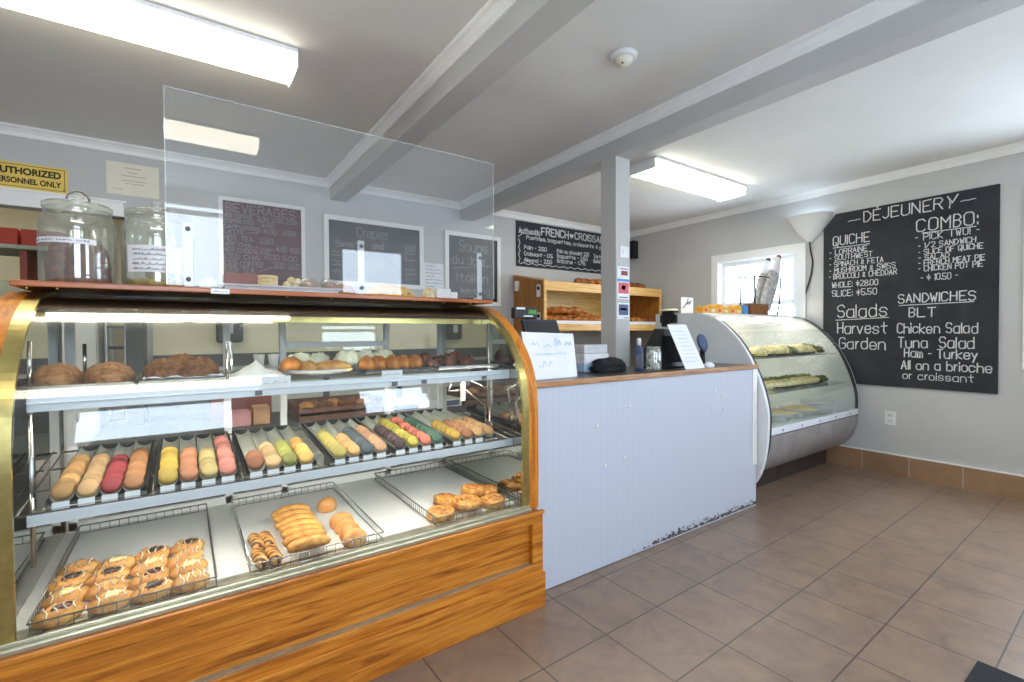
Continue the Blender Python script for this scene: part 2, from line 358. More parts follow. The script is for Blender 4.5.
def ribbon(mb, q, o, R, U, N, w):
    for a, b in zip(q[:-1], q[1:]):
        d = b-a
        if d.length < 1e-6: continue
        d.normalize(); n = Vector((-d.y, d.x, 0))*w/2; a2 = a-d*w*.35; b2 = b+d*w*.35
        c = [a2-n, b2-n, b2+n, a2+n]
        W = [o+R*p.x+U*p.y for p in c]
        mb.add([p+N*.0006 for p in W]+[p-N*.0004 for p in W], [(0,1,2,3),(7,6,5,4),(0,4,5,1),(1,5,6,2),(2,6,7,3),(3,7,4,0)])
def squiggle(mb, o, R, U, N, width, h, w, seed=0):
    rnd = random.Random(seed); n = max(4, int(width/(h*.55))); q = []
    for i in range(n+1):
        q.append(Vector((width*i/n, h*(rnd.random()*.9 if i % 2 else rnd.random()*.25), 0)))
        if rnd.random() < .18 and len(q) > 2:
            ribbon(mb, q, Vector(o), Vector(R), Vector(U), Vector(N), w); q = []
    if len(q) > 1: ribbon(mb, q, Vector(o), Vector(R), Vector(U), Vector(N), w)
def typeset(text, name, m, parent, loc, width, cap, rot, bold=.0):
    """printed lettering from the built-in font, turned into a mesh"""
    cu = bpy.data.curves.new(name, 'FONT'); cu.body = text; cu.size = 1; cu.offset = bold; cu.extrude = .001
    tmp = bpy.data.objects.new('tmp_text', cu); COL.objects.link(tmp)
    bpy.context.view_layer.update(); dg = bpy.context.evaluated_depsgraph_get()
    me = bpy.data.meshes.new_from_object(tmp.evaluated_get(dg)); COL.objects.unlink(tmp); bpy.data.objects.remove(tmp)
    xs = [v.co.x for v in me.vertices]; ys = [v.co.y for v in me.vertices]
    sx = width/(max(xs)-min(xs)); sy = cap/(max(ys)-min(ys))
    for v in me.vertices: v.co.x = (v.co.x-min(xs))*sx; v.co.y = (v.co.y-min(ys))*sy; v.co.z *= .4
    me.materials.clear(); me.materials.append(m)
    o = bpy.data.objects.new(name, me); COL.objects.link(o); o.parent = parent
    o.location = Vector(loc)-WORLD[parent.name]; o.rotation_euler = rot; WORLD[o.name] = Vector(loc)
    return o
def catmull(P, sub=5):
    out = []; n = len(P)
    for i in range(n-1):
        p0, p1, p2, p3 = P[max(i-1,0)], P[i], P[i+1], P[min(i+2,n-1)]
        for k in range(sub):
            t = k/sub
            out.append(tuple(.5*(2*b+(c-a)*t+(2*a-5*b+4*c-d)*t*t+(3*b-a-3*c+d)*t**3) for a, b, c, d in zip(p0,p1,p2,p3)))
    return out+[tuple(P[-1])]
def offset_profile(P, d):
    """shift an open (y,z) polyline towards its inside (to the right of travel bottom to top)"""
    out = []
    for i, p in enumerate(P):
        a = Vector(P[max(i-1,0)]); b = Vector(P[min(i+1,len(P)-1)]); t = (b-a).normalized(); out.append((p[0]+t.y*d, p[1]-t.x*d))
    return out
# ------------------------------------------------------------------ camera
f_px, yaw, pitch, roll = 472.29, math.radians(34.89), math.radians(-.927), math.radians(-.312)
fwd = Vector((math.sin(yaw)*math.cos(pitch), math.cos(yaw)*math.cos(pitch), math.sin(pitch)))
r0 = Vector((math.cos(yaw), -math.sin(yaw), 0)); u0 = r0.cross(fwd)
rgt = r0*math.cos(roll)+u0*math.sin(roll); upv = u0*math.cos(roll)-r0*math.sin(roll)
cam = bpy.data.objects.new('camera', bpy.data.cameras.new('camera')); COL.objects.link(cam)
cam.data.sensor_width = 36; cam.data.lens = f_px/1024*36; cam.data.clip_start = .02
mw = Matrix((rgt, upv, -fwd)).transposed().to_4x4(); mw.translation = (0,0,1.25); cam.matrix_world = mw
SC.camera = cam

# ------------------------------------------------------------------ room shell
XR, YB, YF, XL, H = 5.05, 4.40, -1.2, -2.2, 2.62
struct(MB().box(XL-.2, XR+.2, YF-.2, 6.7, -.1, 0), 'floor', M['floor'])
struct(MB().box(XL-.2, XR+.2, YF-.2, 6.7, H, H+.1), 'ceiling', M['ceil'])
def wall(name, m, axis, at, th, a0, a1, holes):
    """wall across a0..a1 with rectangular holes (h0,h1,z0,z1)"""
    mb = MB(); cuts = sorted(holes); cur = a0
    def bx(p, q, z0, z1):
        if q-p < 1e-4 or z1-z0 < 1e-4: return
        if axis == 'x': mb.box(at, at+th, p, q, z0, z1)
        else: mb.box(p, q, at, at+th, z0, z1)
    for h0, h1, z0, z1 in cuts:
        bx(cur, h0, 0, H); bx(h0, h1, 0, z0); bx(h0, h1, z1, H); cur = h1
    bx(cur, a1, 0, H)
    return struct(mb, name, m)
W1 = (2.25, 3.09, 1.12, 2.045); W2 = (-1.0, .612, .985, 2.2)
D1 = (-.72, .40, .95, 2.54); W3 = (1.43, 2.24, .95, 2.27)
wall('wall_right', M['wall'], 'x', XR, .14, YF-.14, 6.7, [W1, W2])
wall('wall_back', M['wall'], 'y', YB, .1, XL, XR, [(-1.6, -.335, 0, 2.10)])
wall('wall_front', M['wall'], 'y', YF-.14, .14, XL-.1, XR, [D1, W3])
wall('wall_left', M['wall'], 'x', XL-.14, .14, YF-.14, 6.7, [])
wall('wall_kitchen', M['beige'], 'y', 6.5, .1, XL, XR, [])
# crown mouldings
CR = [(0,-.066),(0,0),(.05,0),(.044,-.012),(.03,-.02),(.016,-.04),(.012,-.066)]
def crown_x(name, x0, x1, y, sgn): struct(MB().prism([(y+sgn*a, H-.001+b) for a, b in CR], x0, x1), name, M['trim'])
def crown_y(name, y0, y1, x, sgn):
    T = Matrix(((0,1,0,0),(1,0,0,0),(0,0,1,0),(0,0,0,1)))
    struct(MB().prism([(x+sgn*a, H-.001+b) for a, b in CR], y0, y1, T=T), name, M['trim'])
B1, B2, BW, BZ = 1.10, 2.42, .14, 2.45
crown_x('trim_1', XL, B1, YB, -1); crown_x('trim_2', B1+BW, B2, YB, -1); crown_x('trim_3', B2+BW, XR, YB, -1)
crown_y('trim_4', YF, YB, XR, -1); crown_y('trim_5', YF, YB, B1, -1); crown_y('trim_6', YF, YB, B2, -1)
for x in (B1, B2): struct(MB().box(x, x+BW, YF, YB, BZ, H-.001), 'ceiling_beam', M['beam'], .003)
struct(MB().box(B2, B2+BW, 2.232, 2.372, 0, BZ), 'support_post', M['beam'], .003)
# tiled baseboard
struct(MB().box(XR-.012, XR, YF, 1.99, 0, .178), 'baseboard_right', M['basetile'], .002)
struct(MB().box(XR-.014, XR, YF, 1.99, .178, .188), 'trim_7', M['trim'])
struct(MB().box(XR-.03, XR, 1.985, 2.0, 0, .19), 'trim_8', M['trim'])
struct(MB().box(-.18, 2.6, YB-.008, YB-.001, 1.10, 1.43), 'painted_lit_panel', M['litbeige'])  # added panel, its bright paint imitates a lit stretch of wall
# windows
def window(name, wx, sgn, hole, rail, along='y', casing=.085, apron=True):
    """casing, sash and glass; the wall's room face at wx, the room on side sgn"""
    a0, a1, z0, z1 = hole; mb = MB(); s2 = MB(); gl = MB()
    def bx(m_, d0, d1, p, q, z, zz):
        lo, hi = sorted((wx+sgn*d0, wx+sgn*d1))
        if along == 'y': m_.box(lo, hi, p, q, z, zz)
        else: m_.box(p, q, lo, hi, z, zz)
    c = casing
    bx(mb, .001, .02, a0-c, a0, z0-.02, z1+c); bx(mb, .001, .02, a1, a1+c, z0-.02, z1+c); bx(mb, .001, .02, a0, a1, z1, z1+c)
    if apron: bx(mb, .001, .05, a0-c-.02, a1+c+.02, z0-.045, z0-.0); bx(mb, .001, .018, a0-c, a1+c, z0-.115, z0-.045)
    # jambs inside the wall
    bx(mb, -.13, .001, a0, a0+.012, z0, z1); bx(mb, -.13, .001, a1-.012, a1, z0, z1); bx(mb, -.13, .001, a0, a1, z1-.012, z1); bx(mb, -.13, .001, a0, a1, z0, z0+.012)
    f = .045; i0, i1 = a0+.013, a1-.013; j0, j1 = z0+.013, z1-.013
    bx(s2, -.08, -.045, i0, i0+f, j0, j1); bx(s2, -.08, -.045, i1-f, i1, j0, j1); bx(s2, -.08, -.045, i0+f, i1-f, j1-f, j1); bx(s2, -.08, -.045, i0+f, i1-f, j0, j0+f)
    for r in rail: bx(s2, -.085, -.04, i0+f, i1-f, r-.022, r+.022)
    bx(gl, -.065, -.06, i0+f, i1-f, j0+f, j1-f)
    r = mb.build(name, M['trim'], None, .003); r['kind'] = 'structure'
    WORLD[r.name] = Vector((0,0,0))
    s2.build('window_sash', M['trim'], r, .002); gl.build('window_glass', M['glass'], r)
    return r
window('window_1', XR, -1, W1, [1.56])
window('window_2', XR, -1, W2, [1.6], 'y', .085, False)
window('window_3', YF, 1, W3, [1.30], 'x')
window('window_4', YF, 1, D1, [2.42], 'x', .06)
# opening to the kitchen: flat white header board
mb = MB().box(-1.72, -.335, YB-.022, YB-.001, 2.10, 2.196).box(-1.74, -.32, YB-.03, YB-.001, 2.196, 2.212)
struct(mb, 'trim_9', M['trim'], .002)
struct(MB().box(-.335, -.325, YB-.012, YB+.1, 0, 2.1), 'trim_10', M['greypanel'])

# ------------------------------------------------------------------ daylight: overcast sky through the openings, with portals
w = bpy.data.worlds.new('sky'); SC.world = w; w.use_nodes = True
bg = w.node_tree.nodes['Background']; bg.inputs['Color'].default_value = (.70, .84, 1, 1); bg.inputs['Strength'].default_value = 6.6
def portal(name, loc, sx, sy, rot):
    l = bpy.data.lights.new(name, 'AREA'); l.shape = 'RECTANGLE'; l.size = sx; l.size_y = sy; l.cycles.is_portal = True
    o = bpy.data.objects.new(name, l); COL.objects.link(o); o.location = loc; o.rotation_euler = rot
def pr(hole): return (hole[0]+hole[1])/2, (hole[2]+hole[3])/2, hole[1]-hole[0], hole[3]-hole[2]
for nm, hl in (('window_1_daylight', W1), ('window_2_daylight', W2)):
    a, z, sa, sz = pr(hl); portal(nm, (XR+.145, a, z), sz, sa, (0, PI/2, 0))
for nm, hl in (('window_4_daylight', D1), ('window_3_daylight', W3)):
    a, z, sa, sz = pr(hl); portal(nm, (a, YF-.145, z), sa, sz, (PI/2, 0, 0))

# ------------------------------------------------------------------ ceiling fluorescents
def fluorescent(x0, x1, y0, y1, label, drop=.09):
    cx, cy = (x0+x1)/2, (y0+y1)/2
    t = thing('fluorescent_ceiling_light', label, 'ceiling light', (cx, cy, H), 'ceiling fluorescents')
    W, D = (x1-x0)/2, (y1-y0)/2
    h = MB().box(x0, x1, y0, y1, H-.022, H-.001).box(x0, x0+.006, y0+.01, y1-.01, H-drop, H-.022).box(x1-.006, x1, y0+.01, y1-.01, H-drop, H-.022)
    h.build('housing', M['white'], t, .003)
    P = [(y0+.004, H-.024), (y0+.014, H-.05), (y0+.045, H-drop+.006), (y0+.09, H-drop), (y1-.09, H-drop), (y1-.045, H-drop+.006), (y1-.014, H-.05), (y1-.004, H-.024)]
    MB().prism(P, x0+.007, x1-.007).build('lens', M['lamp'], t)
    return t
fluorescent(-.80, .475, 2.455, 2.71, 'lit fluorescent light over the front display case, nearest the sneeze guard')
fluorescent(3.02, 4.33, 2.37, 2.68, 'lit fluorescent light behind the square post')
fluorescent(3.02, 4.33, -.75, -.45, 'lit fluorescent light just beyond the right edge of the photo, over the doormat side')
fluorescent(-1.9, -.7, 5.0, 5.3, 'added fluorescent light brightening the kitchen, unseen above the opening')  # unseen lamp added to brighten the kitchen behind the jars
fluorescent(-.80, .455, .32, .55, 'lit fluorescent light seen only mirrored in the clear sneeze guard')
# smoke detector
t = thing('smoke_detector', 'round white smoke detector on the ceiling between the two beams', 'smoke detector', (1.803, 1.61, H))
o = V0 = None
MB().lathe([(.066,-.001),(.066,-.012),(.06,-.02),(.05,-.022)][::-1], 28, T=TR((1.803,1.61,H))).build('base_plate', M['white'], t)
MB().lathe([(.0,-.052),(.022,-.05),(.036,-.043),(.044,-.03),(.046,-.0225)], 28, T=TR((1.803,1.61,H))).build('sensor_cap', M['cream'], t)
MB().lathe([(.0,-.056),(.006,-.055),(.007,-.05)], 10, T=TR((1.785,1.60,H+.004))).build('indicator', M['redbrown'], t)

# ------------------------------------------------------------------ oak display case
PROF = catmull([(1.722,.445),(1.72,.62),(1.72,.80),(1.722,.93),(1.738,1.04),(1.778,1.13),(1.838,1.21),(1.918,1.283),(2.003,1.336),(2.09,1.374),(2.20,1.396),(2.30,1.402)], 4)
case = thing('bakery_display_case', 'oak and brass bakery display case with a curved glass front, full of pastries', 'display case', (.445, 2.15, 0))
X0, X1, YR = -.455, 1.345, 2.62
MB().box(X0, X1, 1.716, YR, .155, .43).build('cabinet_body', M['oak'], case)
mb = MB()   # face frame with recessed panel
mb.box(X0, X1, 1.688, 1.716, .385, .43).box(X0, X1, 1.688, 1.716, .155, .198).box(1.285, X1, 1.688, 1.716, .198, .385).box(X0, X0+.06, 1.688, 1.716, .198, .385)
mb.box(X0, X1+.006, 1.680, 1.70, .425, .440)
mb.build('face_frame', M['oak'], case, .003)
MB().box(X0-.004, X1+.005, 1.676, YR, .0, .157).build('plinth', M['oak'], case, .003)
MB().box(X0+.06, 1.285, 1.694, 1.716, .1985, .2035).build('worn_bead', M['track'], case)
MB().box(-.40, 1.289, 1.695, 1.80, .4405, .455).box(-.40, 1.289, 1.712, 1.718, .455, .466).build('glass_track', M['track'], case, .002)
side = PROF+[(2.30,1.402),(YR,1.402),(YR,.441),(1.722,.441)]
for x0, x1 in ((X0, -.402), (1.291, X1)):
    MB().prism([(y, z) for y, z in side if True], x0, x1).build('end_panel', M['oakarch'], case)
inner = offset_profile(PROF, .012)
for x0, x1 in ((-.402, -.364), (1.256, 1.291)):
    P = [(p[0]-.002, p[1]+.0015) for p in PROF]
    MB().prism(P+inner[::-1], x0, x1).build('brass_trim', M['brass'], case)
for x0, x1 in ((-.4015, -.3995), (1.2885, 1.2905)):
    P = offset_profile(PROF, .014); MB().prism(P+[(YR-.02, P[-1][1]), (YR-.02, .4505), (P[0][0], .4505)], x0, x1).build('mirror_wall', M['mirror'], case)
g0 = offset_profile(PROF, .004); g1 = offset_profile(PROF, .010)
MB().prism([p for p in g0 if p[1] > .457]+[p for p in g1 if p[1] > .457][::-1], -.3635, 1.2555).build('curved_glass', M['caseglass'], case)
MB().box(-.399, 1.288, 1.80, 2.60, .441, .45).build('deck', M['deck'], case)
# hood, lamp and tubes
MB().prism([(2.035,1.338),(2.06,1.350),(2.20,1.380),(YR,1.385),(YR,1.375),(2.30,1.366),(2.30,1.325),(2.08,1.325)], -.398, 1.287).build('lamp_hood', M['bronze'], case)
MB().tube([(-.36,2.11,1.317),(.36,2.11,1.317)], .0065, 10).build('lamp_tube', M['toptube'], case)
MB().box(-.398, 1.287, 2.125, 2.14, 1.30, 1.326).build('lamp_reflector', M['brass'], case)
# top shelf
MB().box(-.39, 1.28, 1.882, 2.50, 1.082, 1.090).build('upper_shelf_glass', M['caseglass'], case)
rl = MB().box(-.363, 1.287, 1.865, 1.875, 1.034, 1.077).box(-.363, 1.255, 1.858, 1.880, 1.056, 1.060).build('upper_price_rail', M['rail'], case, .002)
MB().tube([(-.36,1.866,1.0835),(.228,1.866,1.0835)], .0048, 10).build('front_strip_lamp', M['dimtube'], case)
for x in (.205, .70, .83, 1.13): MB().box(x, x+.022, 1.858, 1.8645, 1.038, 1.054).build('rail_clip', M['greyplastic'], case)
# lower shelf: white rail and sloping wire grid
def zs(y): return .75+.08*(y-1.85)
MB().box(-.363, 1.287, 1.842, 1.852, .716, .748).build('lower_price_rail', M['rail'], case, .002)
mb = MB()
for i in range(34):
    x = -.385+i*.05
    mb.tube([(x, 1.853, zs(1.853)), (x, 2.50, zs(2.50))], .0028, 6)
for y in (1.858, 2.06, 2.28, 2.50): mb.tube([(-.395, y, zs(y)-.005), (1.285, y, zs(y)-.005)], .0035, 6)
mb.build('wire_shelf', M['wire'], case)
MB().box(-.36, 1.25, 1.844, 1.866, .7495, .7535).build('wire_shelf_front', M['chrome'], case)
MB().tube([(-.35,1.872,.722),(1.24,1.872,.722)], .008, 8).build('added_fill_tube', M['tube'], case)  # unseen tube added behind the rail to brighten the case floor
MB().tube([(-.35,1.893,1.060),(1.24,1.893,1.060)], .008, 8).build('added_fill_tube', M['tube'], case)  # another added tube, out of view, lighting the lower shelf
# hanging rods
for pts in ([(-.366,1.925,.575),(-.366,1.925,1.038)], [(-.366,1.925,1.095),(-.366,1.925,1.235)], [(.128,1.96,1.092),(.128,1.96,1.215),(.132,1.96,1.225),(.14,1.96,1.222),(.142,1.96,1.12)], [(1.206,1.925,.76),(1.206,1.925,1.30)], [(-.30,2.35,1.092),(-.30,2.35,1.22)]):
    MB().tube(pts, .006, 8).build('shelf_rod', M['chrome'], case)
MB().tube([(1.02,1.95,1.03),(1.0,1.95,.985),(1.09,1.95,.985),(1.20,1.95,.90),(1.20,1.95,.76)], .0045, 6).tube([(1.09,1.95,1.04),(1.205,1.95,.985),(1.245,1.95,.975),(1.235,1.95,.90),(1.215,1.95,.76)], .0045, 6).build('wire_bracket', M['chrome'], case)
MB().box(1.062, 1.085, 1.940, 1.946, .935, 1.022).build('hanging_tag', M['cream'], case)
# rear sliding doors
mb = MB()
for x in (-.39, .155, .395, .93, 1.262): mb.box(x, x+.03, 2.585, 2.61, .455, 1.34)
mb.box(-.39, 1.29, 2.585, 2.61, 1.31, 1.372).box(-.39, 1.29, 2.585, 2.61, .452, .49)
mb.box(.425, .93, 2.580, 2.606, 1.182, 1.212)
mb.build('rear_door_frame', M['trim'], case, .002)
MB().box(.425, .93, 2.594, 2.599, .49, 1.31).build('rear_door_glass', M['caseglass'], case)
# wooden top board
MB().box(-.437, 1.332, 2.08, YR, 1.4055, 1.4255).build('top_board', M['redwood'], case, .004)
for i, x in enumerate([-.40,-.33,.35,.52,.9,1.05,1.2,1.24]): MB().tube([(x,2.085,1.4015),(x,2.115,1.4015)], .0035, 6).build('glass_clip', M['brass'], case)

# ------------------------------------------------------------------ sneeze guard
gd = thing('sneeze_guard', 'large clear acrylic sneeze guard standing on the display case top', 'sneeze guard', (.65, 2.105, 1.4265))
MB().box(-.042, 1.349, 2.100, 2.106, 1.432, 2.138).build('acrylic_sheet', M['guard'], gd)
MB().box(-.0445, -.0422, 2.0995, 2.1065, 1.432, 2.141).box(1.3492, 1.3515, 2.0995, 2.1065, 1.432, 2.141).box(-.0422, 1.3492, 2.0995, 2.1065, 2.1382, 2.141).build('polished_edge', M['acryledge'], gd)
for x in (.021, .655, 1.266):
    b = MB().box(x-.014, x+.014, 2.1065, 2.110, 1.4275, 1.665).box(x-.014, x+.014, 2.1065, 2.15, 1.4263, 1.4295).build('bracket', M['lightgrey'], gd, .001)
    for z in (1.455, 1.64):
        s_ = MB().lathe([(.0085,0),(.0085,.003),(.006,.006),(0,.0065)], 14, T=TR((x,2.0998,z), (PI/2,0,0))); s_.build('bolt', M['greyplastic'], b, world=True)
def place(mb, name, m, label, cat, loc, group=None, rot=(0,0,0)):
    o = one(mb, name, M[m], label, cat, (0,0,0), group); o.location = loc; o.rotation_euler = rot; return o
# ------------------------------------------------------------------ pastries in the case
def wire_basket(name, label, x0, x1, y0, y1, z, h, m, group='wire pastry baskets'):
    t = thing(name, label, 'basket', ((x0+x1)/2, (y0+y1)/2, z), group)
    mb = MB()
    for zz, r in ((z+h, .0026), (z+.006, .002)):
        mb.tube([(x0,y0,zz),(x1,y0,zz),(x1,y1,zz),(x0,y1,zz),(x0,y0,zz)], r, 6)
    n = max(3, int((x1-x0)/.03)); k = int((y1-y0)/.022)
    for i in range(1, n):
        x = x0+(x1-x0)*i/n; mb.tube([(x,y0,z+.004),(x,y0,z+h)], .0014, 5); mb.tube([(x,y1,z+.004),(x,y1,z+h)], .0014, 5)
    for i in range(1, k):
        y = y0+(y1-y0)*i/k; mb.tube([(x0,y,z+.004),(x0,y,z+h)], .0014, 5); mb.tube([(x1,y,z+.004),(x1,y,z+h)], .0014, 5)
    mb.build('wire_rim', m, t)
    MB().box(x0+.004, x1-.004, y0+.004, y1-.004, z+.0008, z+.0035).build('paper_liner', M['liner'], t)
    return t
DZ = .4506
wire_basket('wire_basket', 'wire basket lined with white paper holding iced danishes, front left of the case floor', -.348, .078, 1.752, 2.54, DZ, .035, M['wire'])
wire_basket('wire_basket', 'wire basket holding turnovers and buns, in the middle of the case floor', .175, .625, 1.765, 2.52, DZ, .038, M['chrome'])
wire_basket('wire_basket', 'wire basket holding cinnamon rolls, at the right end of the case floor', .85, 1.272, 1.765, 2.54, DZ, .038, M['wire'])
LZ = DZ+.0036

def danish(fill, seed):
    d = thing('iced_danish', 'x', 'danish', (0,0,0), 'iced danishes on the case floor')
    b = MB().lump(.054, .036, .042, seed, .17, 2.0, .45, 22, 12).build('body', M['bread'], d)
    if fill: MB().lump(.025, .013, .010, seed+3, .35, 4, .4, T=TR((.004,-.004,.0355))).build('filling', M[fill], d)
    q = MB(); n = 4 if fill else 5
    for i in range(n):
        pts = []
        for w_ in range(7):
            y = -.024+.042*w_/6; x = -.032+.064*i/(n-1)+.012*(w_/6-.5)+.004*math.sin(i*seed+w_); k = 1-(x/.056)**2-(y/.038)**2
            pts.append((x, y, .0185+.0255*math.sqrt(max(.03, k))+.0015))
        q.tube(pts, .0019, 5).build('icing', M['icing'], d)
    return d
protos = {}
for f_ in ('darkjam', 'cocoafill', 'creamfill', None): protos[f_] = danish(f_, {'darkjam':1,'cocoafill':2,'creamfill':3,None:4}[f_])
FN = {'darkjam':'dark berry filling', 'cocoafill':'dark chocolate filling', 'creamfill':'pale custard filling', None:'plain glazed top'}
DAN = [(-0.295,1.797),(-0.294,1.889),(-0.302,1.996),(-0.292,2.096),(-0.185,1.797),(-0.197,1.880),(-0.205,1.975),(-0.194,2.062),(-0.084,1.797),(-0.096,1.885),(-0.101,1.980),(-0.097,2.080),(0.009,1.797),(0.006,1.885),(-0.001,1.985),(0.003,2.085)]
FL = ['darkjam','creamfill','cocoafill',None,'creamfill',None,'cocoafill','creamfill','cocoafill','darkjam','creamfill','cocoafill',None,'creamfill',None,'cocoafill']
POS = ['nearest the glass','second from the glass','third from the glass','farthest from the glass']
COLN = ['leftmost column','second column from the left','third column from the left','rightmost column']
used = set()
for i, ((x, y), f_) in enumerate(zip(DAN, FL)):
    lab = 'danish with %s, %s, %s' % (FN[f_], POS[i % 4], COLN[i//4])
    rot = (random.uniform(.14,.24), random.uniform(-.08,.08), .32+random.uniform(-.2,.2))
    loc = (x, y, LZ+.004+ (0 if i % 4 == 0 else .004))
    p = protos[f_]
    if f_ not in used: used.add(f_); p.location = loc; p.rotation_euler = rot; p['label'] = lab
    else: dup(p, loc, label=lab, rot=rot)
# turnovers leaning on each other
p0 = None
TURN = [(0.364,1.800),(0.362,1.862),(0.366,1.924),(0.369,1.986),(0.364,2.048),(0.367,2.110),(0.368,2.172)]
for i, (x, y) in enumerate(TURN):
    lab = 'golden frilled turnover, %s from the glass in the leaning stack' % ORD[i]
    rot = (-.55, random.uniform(-.05,.05), random.uniform(-.12,.12))
    if p0 is None:
        mb = MB().lump(.075, .047, .044, 9, .12, 3.2, .4, 28, 14, ridge=34)
        p0 = one(mb, 'pastry_turnover', M['cookie'], lab, 'pastry', (0,0,0), 'leaning turnovers'); p0.location = (x,y,LZ+.028); p0.rotation_euler = rot
    else: dup(p0, (x, y, LZ+.028), label=lab, rot=rot)
p0 = None
for i, (x, y) in enumerate([(0.524,1.805),(0.526,1.868),(0.526,1.932),(0.528,2.0),(0.526,2.225)]):
    lab = 'round pale bun, %s from the glass beside the turnovers' % ORD[i]
    if p0 is None: p0 = one(MB().lump(.047, .040, .058, 5, .06, 1.5, .5, 24, 14), 'round_bun', M['bun'], lab, 'bun', (0,0,0), 'round buns'); p0.location = (x, y, LZ)
    else: dup(p0, (x, y, LZ), rz=i, label=lab)
p0 = None
for i, (x, y) in enumerate([(0.207,1.84),(0.214,1.985),(0.252,1.832),(0.250,1.98)]):
    lab = 'chocolate striped pastry stick, %s of the two in the %s pair' % ('left' if x < .23 else 'right', 'front' if y < 1.9 else 'back')
    if p0 is None:
        pts = [(0, -.062+.0125*k, .022) for k in range(11)]; rr = [.012]+[.0205+.0018*math.sin(k*2.1) for k in range(9)]+[.012]
        p0 = one(MB().tube(pts, rr, 14), 'pastry_stick', M['stripe'], lab, 'pastry', (0,0,0), 'chocolate pastry sticks'); p0.location = (x, y, LZ+.001); p0.rotation_euler = (0,0,.06)
    else: dup(p0, (x, y, LZ+.001), rz=.06, label=lab)
# cinnamon rolls
def cinnamon(seed):
    vs = []; fs = []; nr, na = 22, 44; R = .064
    for j in range(nr+1):
        for i in range(na):
            a = 2*PI*i/na; r = R*j/nr; ph = r/R*3.1-a/(2*PI); g = abs((ph % 1)-.5)*2
            z = .034+.007*math.sin(PI*g/2)-.010*(j/nr)**4+.003*noise.noise((r*40*math.cos(a)+seed, r*40*math.sin(a), seed))
            k = 1+.05*noise.noise((math.cos(a)*1.5+seed, math.sin(a)*1.5, 3))
            vs.append((r*k*math.cos(a), r*k*math.sin(a)*.92, z))
    for j in range(nr):
        for i in range(na): fs.append((j*na+i, j*na+(i+1)%na, (j+1)*na+(i+1)%na, (j+1)*na+i))
    o = len(vs); vs += [(p[0]*.98, p[1]*.98, .0004) for p in vs[nr*na:]]
    for i in range(na): fs.append((nr*na+i, nr*na+(i+1)%na, o+(i+1)%na, o+i))
    fs.append(tuple(o+i for i in range(na))[::-1])
    return MB().add(vs, fs, 0, True)
p0 = None
for i, (x, y, z, l) in enumerate([(.905,1.845,0,'front left corner of its basket'),(1.0,1.985,0,'back left of the heap'),(1.035,1.85,.012,'front middle of the heap'),(1.135,1.965,.016,'back middle of the heap'),(1.168,1.84,.0,'front right of the heap'),(1.215,1.98,.0,'back right, against the basket side')]):
    lab = 'glazed cinnamon roll, %s' % l
    if p0 is None: p0 = one(cinnamon(2.3), 'cinnamon_roll', M['cinnamon'], lab, 'cinnamon roll', (0,0,0), 'glazed cinnamon rolls'); p0.location = (x,y,LZ+z); p0.rotation_euler = (.1,0,.4)
    else: dup(p0, (x, y, LZ+z+(.008 if z else 0)), label=lab, rot=(random.uniform(-.12,.12), random.uniform(-.12,.12), i*1.3))

# ------------------------------------------------------------------ macaron trays on the lower shelf
def macaron(key):
    m_ = MB(); sh = [(0,.0125),(.010,.0123),(.018,.0113),(.0236,.0090),(.0252,.0066),(.0262,.0042),(.0210,.0038)]
    for s_ in (1, -1):
        pr_ = [(r, s_*z) for r, z in sh]; m_.lathe(pr_[::-1] if s_ > 0 else pr_, 20)
    m_.lathe([(.0215,-.004),(.0228,0),(.0215,.004)], 20, 1)
    return one(m_, 'macaron', [MAC[key], M['filling']], 'x', 'macaron', (0,0,0), 'macarons on the lower shelf')
ROWS = [('a',-.295,1.895,2.19,'peach'),('a',-.239,1.892,2.17,'beige'),('a',-.186,1.892,2.13,'raspberry'),('a',-.132,1.892,2.185,'caramel'),
 ('b',-.044,1.892,2.16,'lemon'),('b',.011,1.892,2.12,'salmon'),('b',.067,1.892,2.09,'sesame'),('b',.123,1.892,2.233,'pink'),
 ('c',.208,1.905,1.975,'cocoa'),('c',.262,1.892,2.065,'vanilla'),('c',.316,1.892,2.072,'pistachio'),('c',.373,1.892,2.084,'apricot'),
 ('d',.494,1.892,2.15,'olive'),('d',.547,1.892,2.062,'orange'),('d',.602,1.892,2.153,'slate'),('d',.657,1.892,2.152,'rosewood'),
 ('e',.738,1.892,2.133,'plum'),('e',.795,1.892,2.24,'lime'),('e',.855,1.892,2.237,'coral'),('e',.912,1.892,2.204,'emerald'),
 ('f',1.003,1.892,2.083,'mustard'),('f',1.062,1.892,2.078,'brown'),('f',1.118,1.892,2.092,'biscuit'),('f',1.176,1.892,2.089,'biscuit')]
WORDN = {'a':'leftmost macaron tray','b':'second tray from the left','c':'third tray from the left','d':'fourth tray from the left','e':'fifth tray from the left','f':'rightmost macaron tray'}
ROWN = ['first','second','third','fourth']
cnames = dict(peach='peach orange', beige='beige', raspberry='raspberry red', caramel='caramel brown', lemon='lemon yellow', salmon='salmon orange', sesame='mottled olive', pink='pink', cocoa='reddish brown', vanilla='vanilla beige', pistachio='pistachio green', apricot='apricot yellow', olive='olive yellow', orange='pale orange', slate='slate blue', rosewood='rosy tan', plum='dark plum', lime='yellow green', coral='coral pink', emerald='dark green', mustard='mustard yellow', brown='toasted brown', biscuit='biscuit tan')
sl = math.atan(.08)
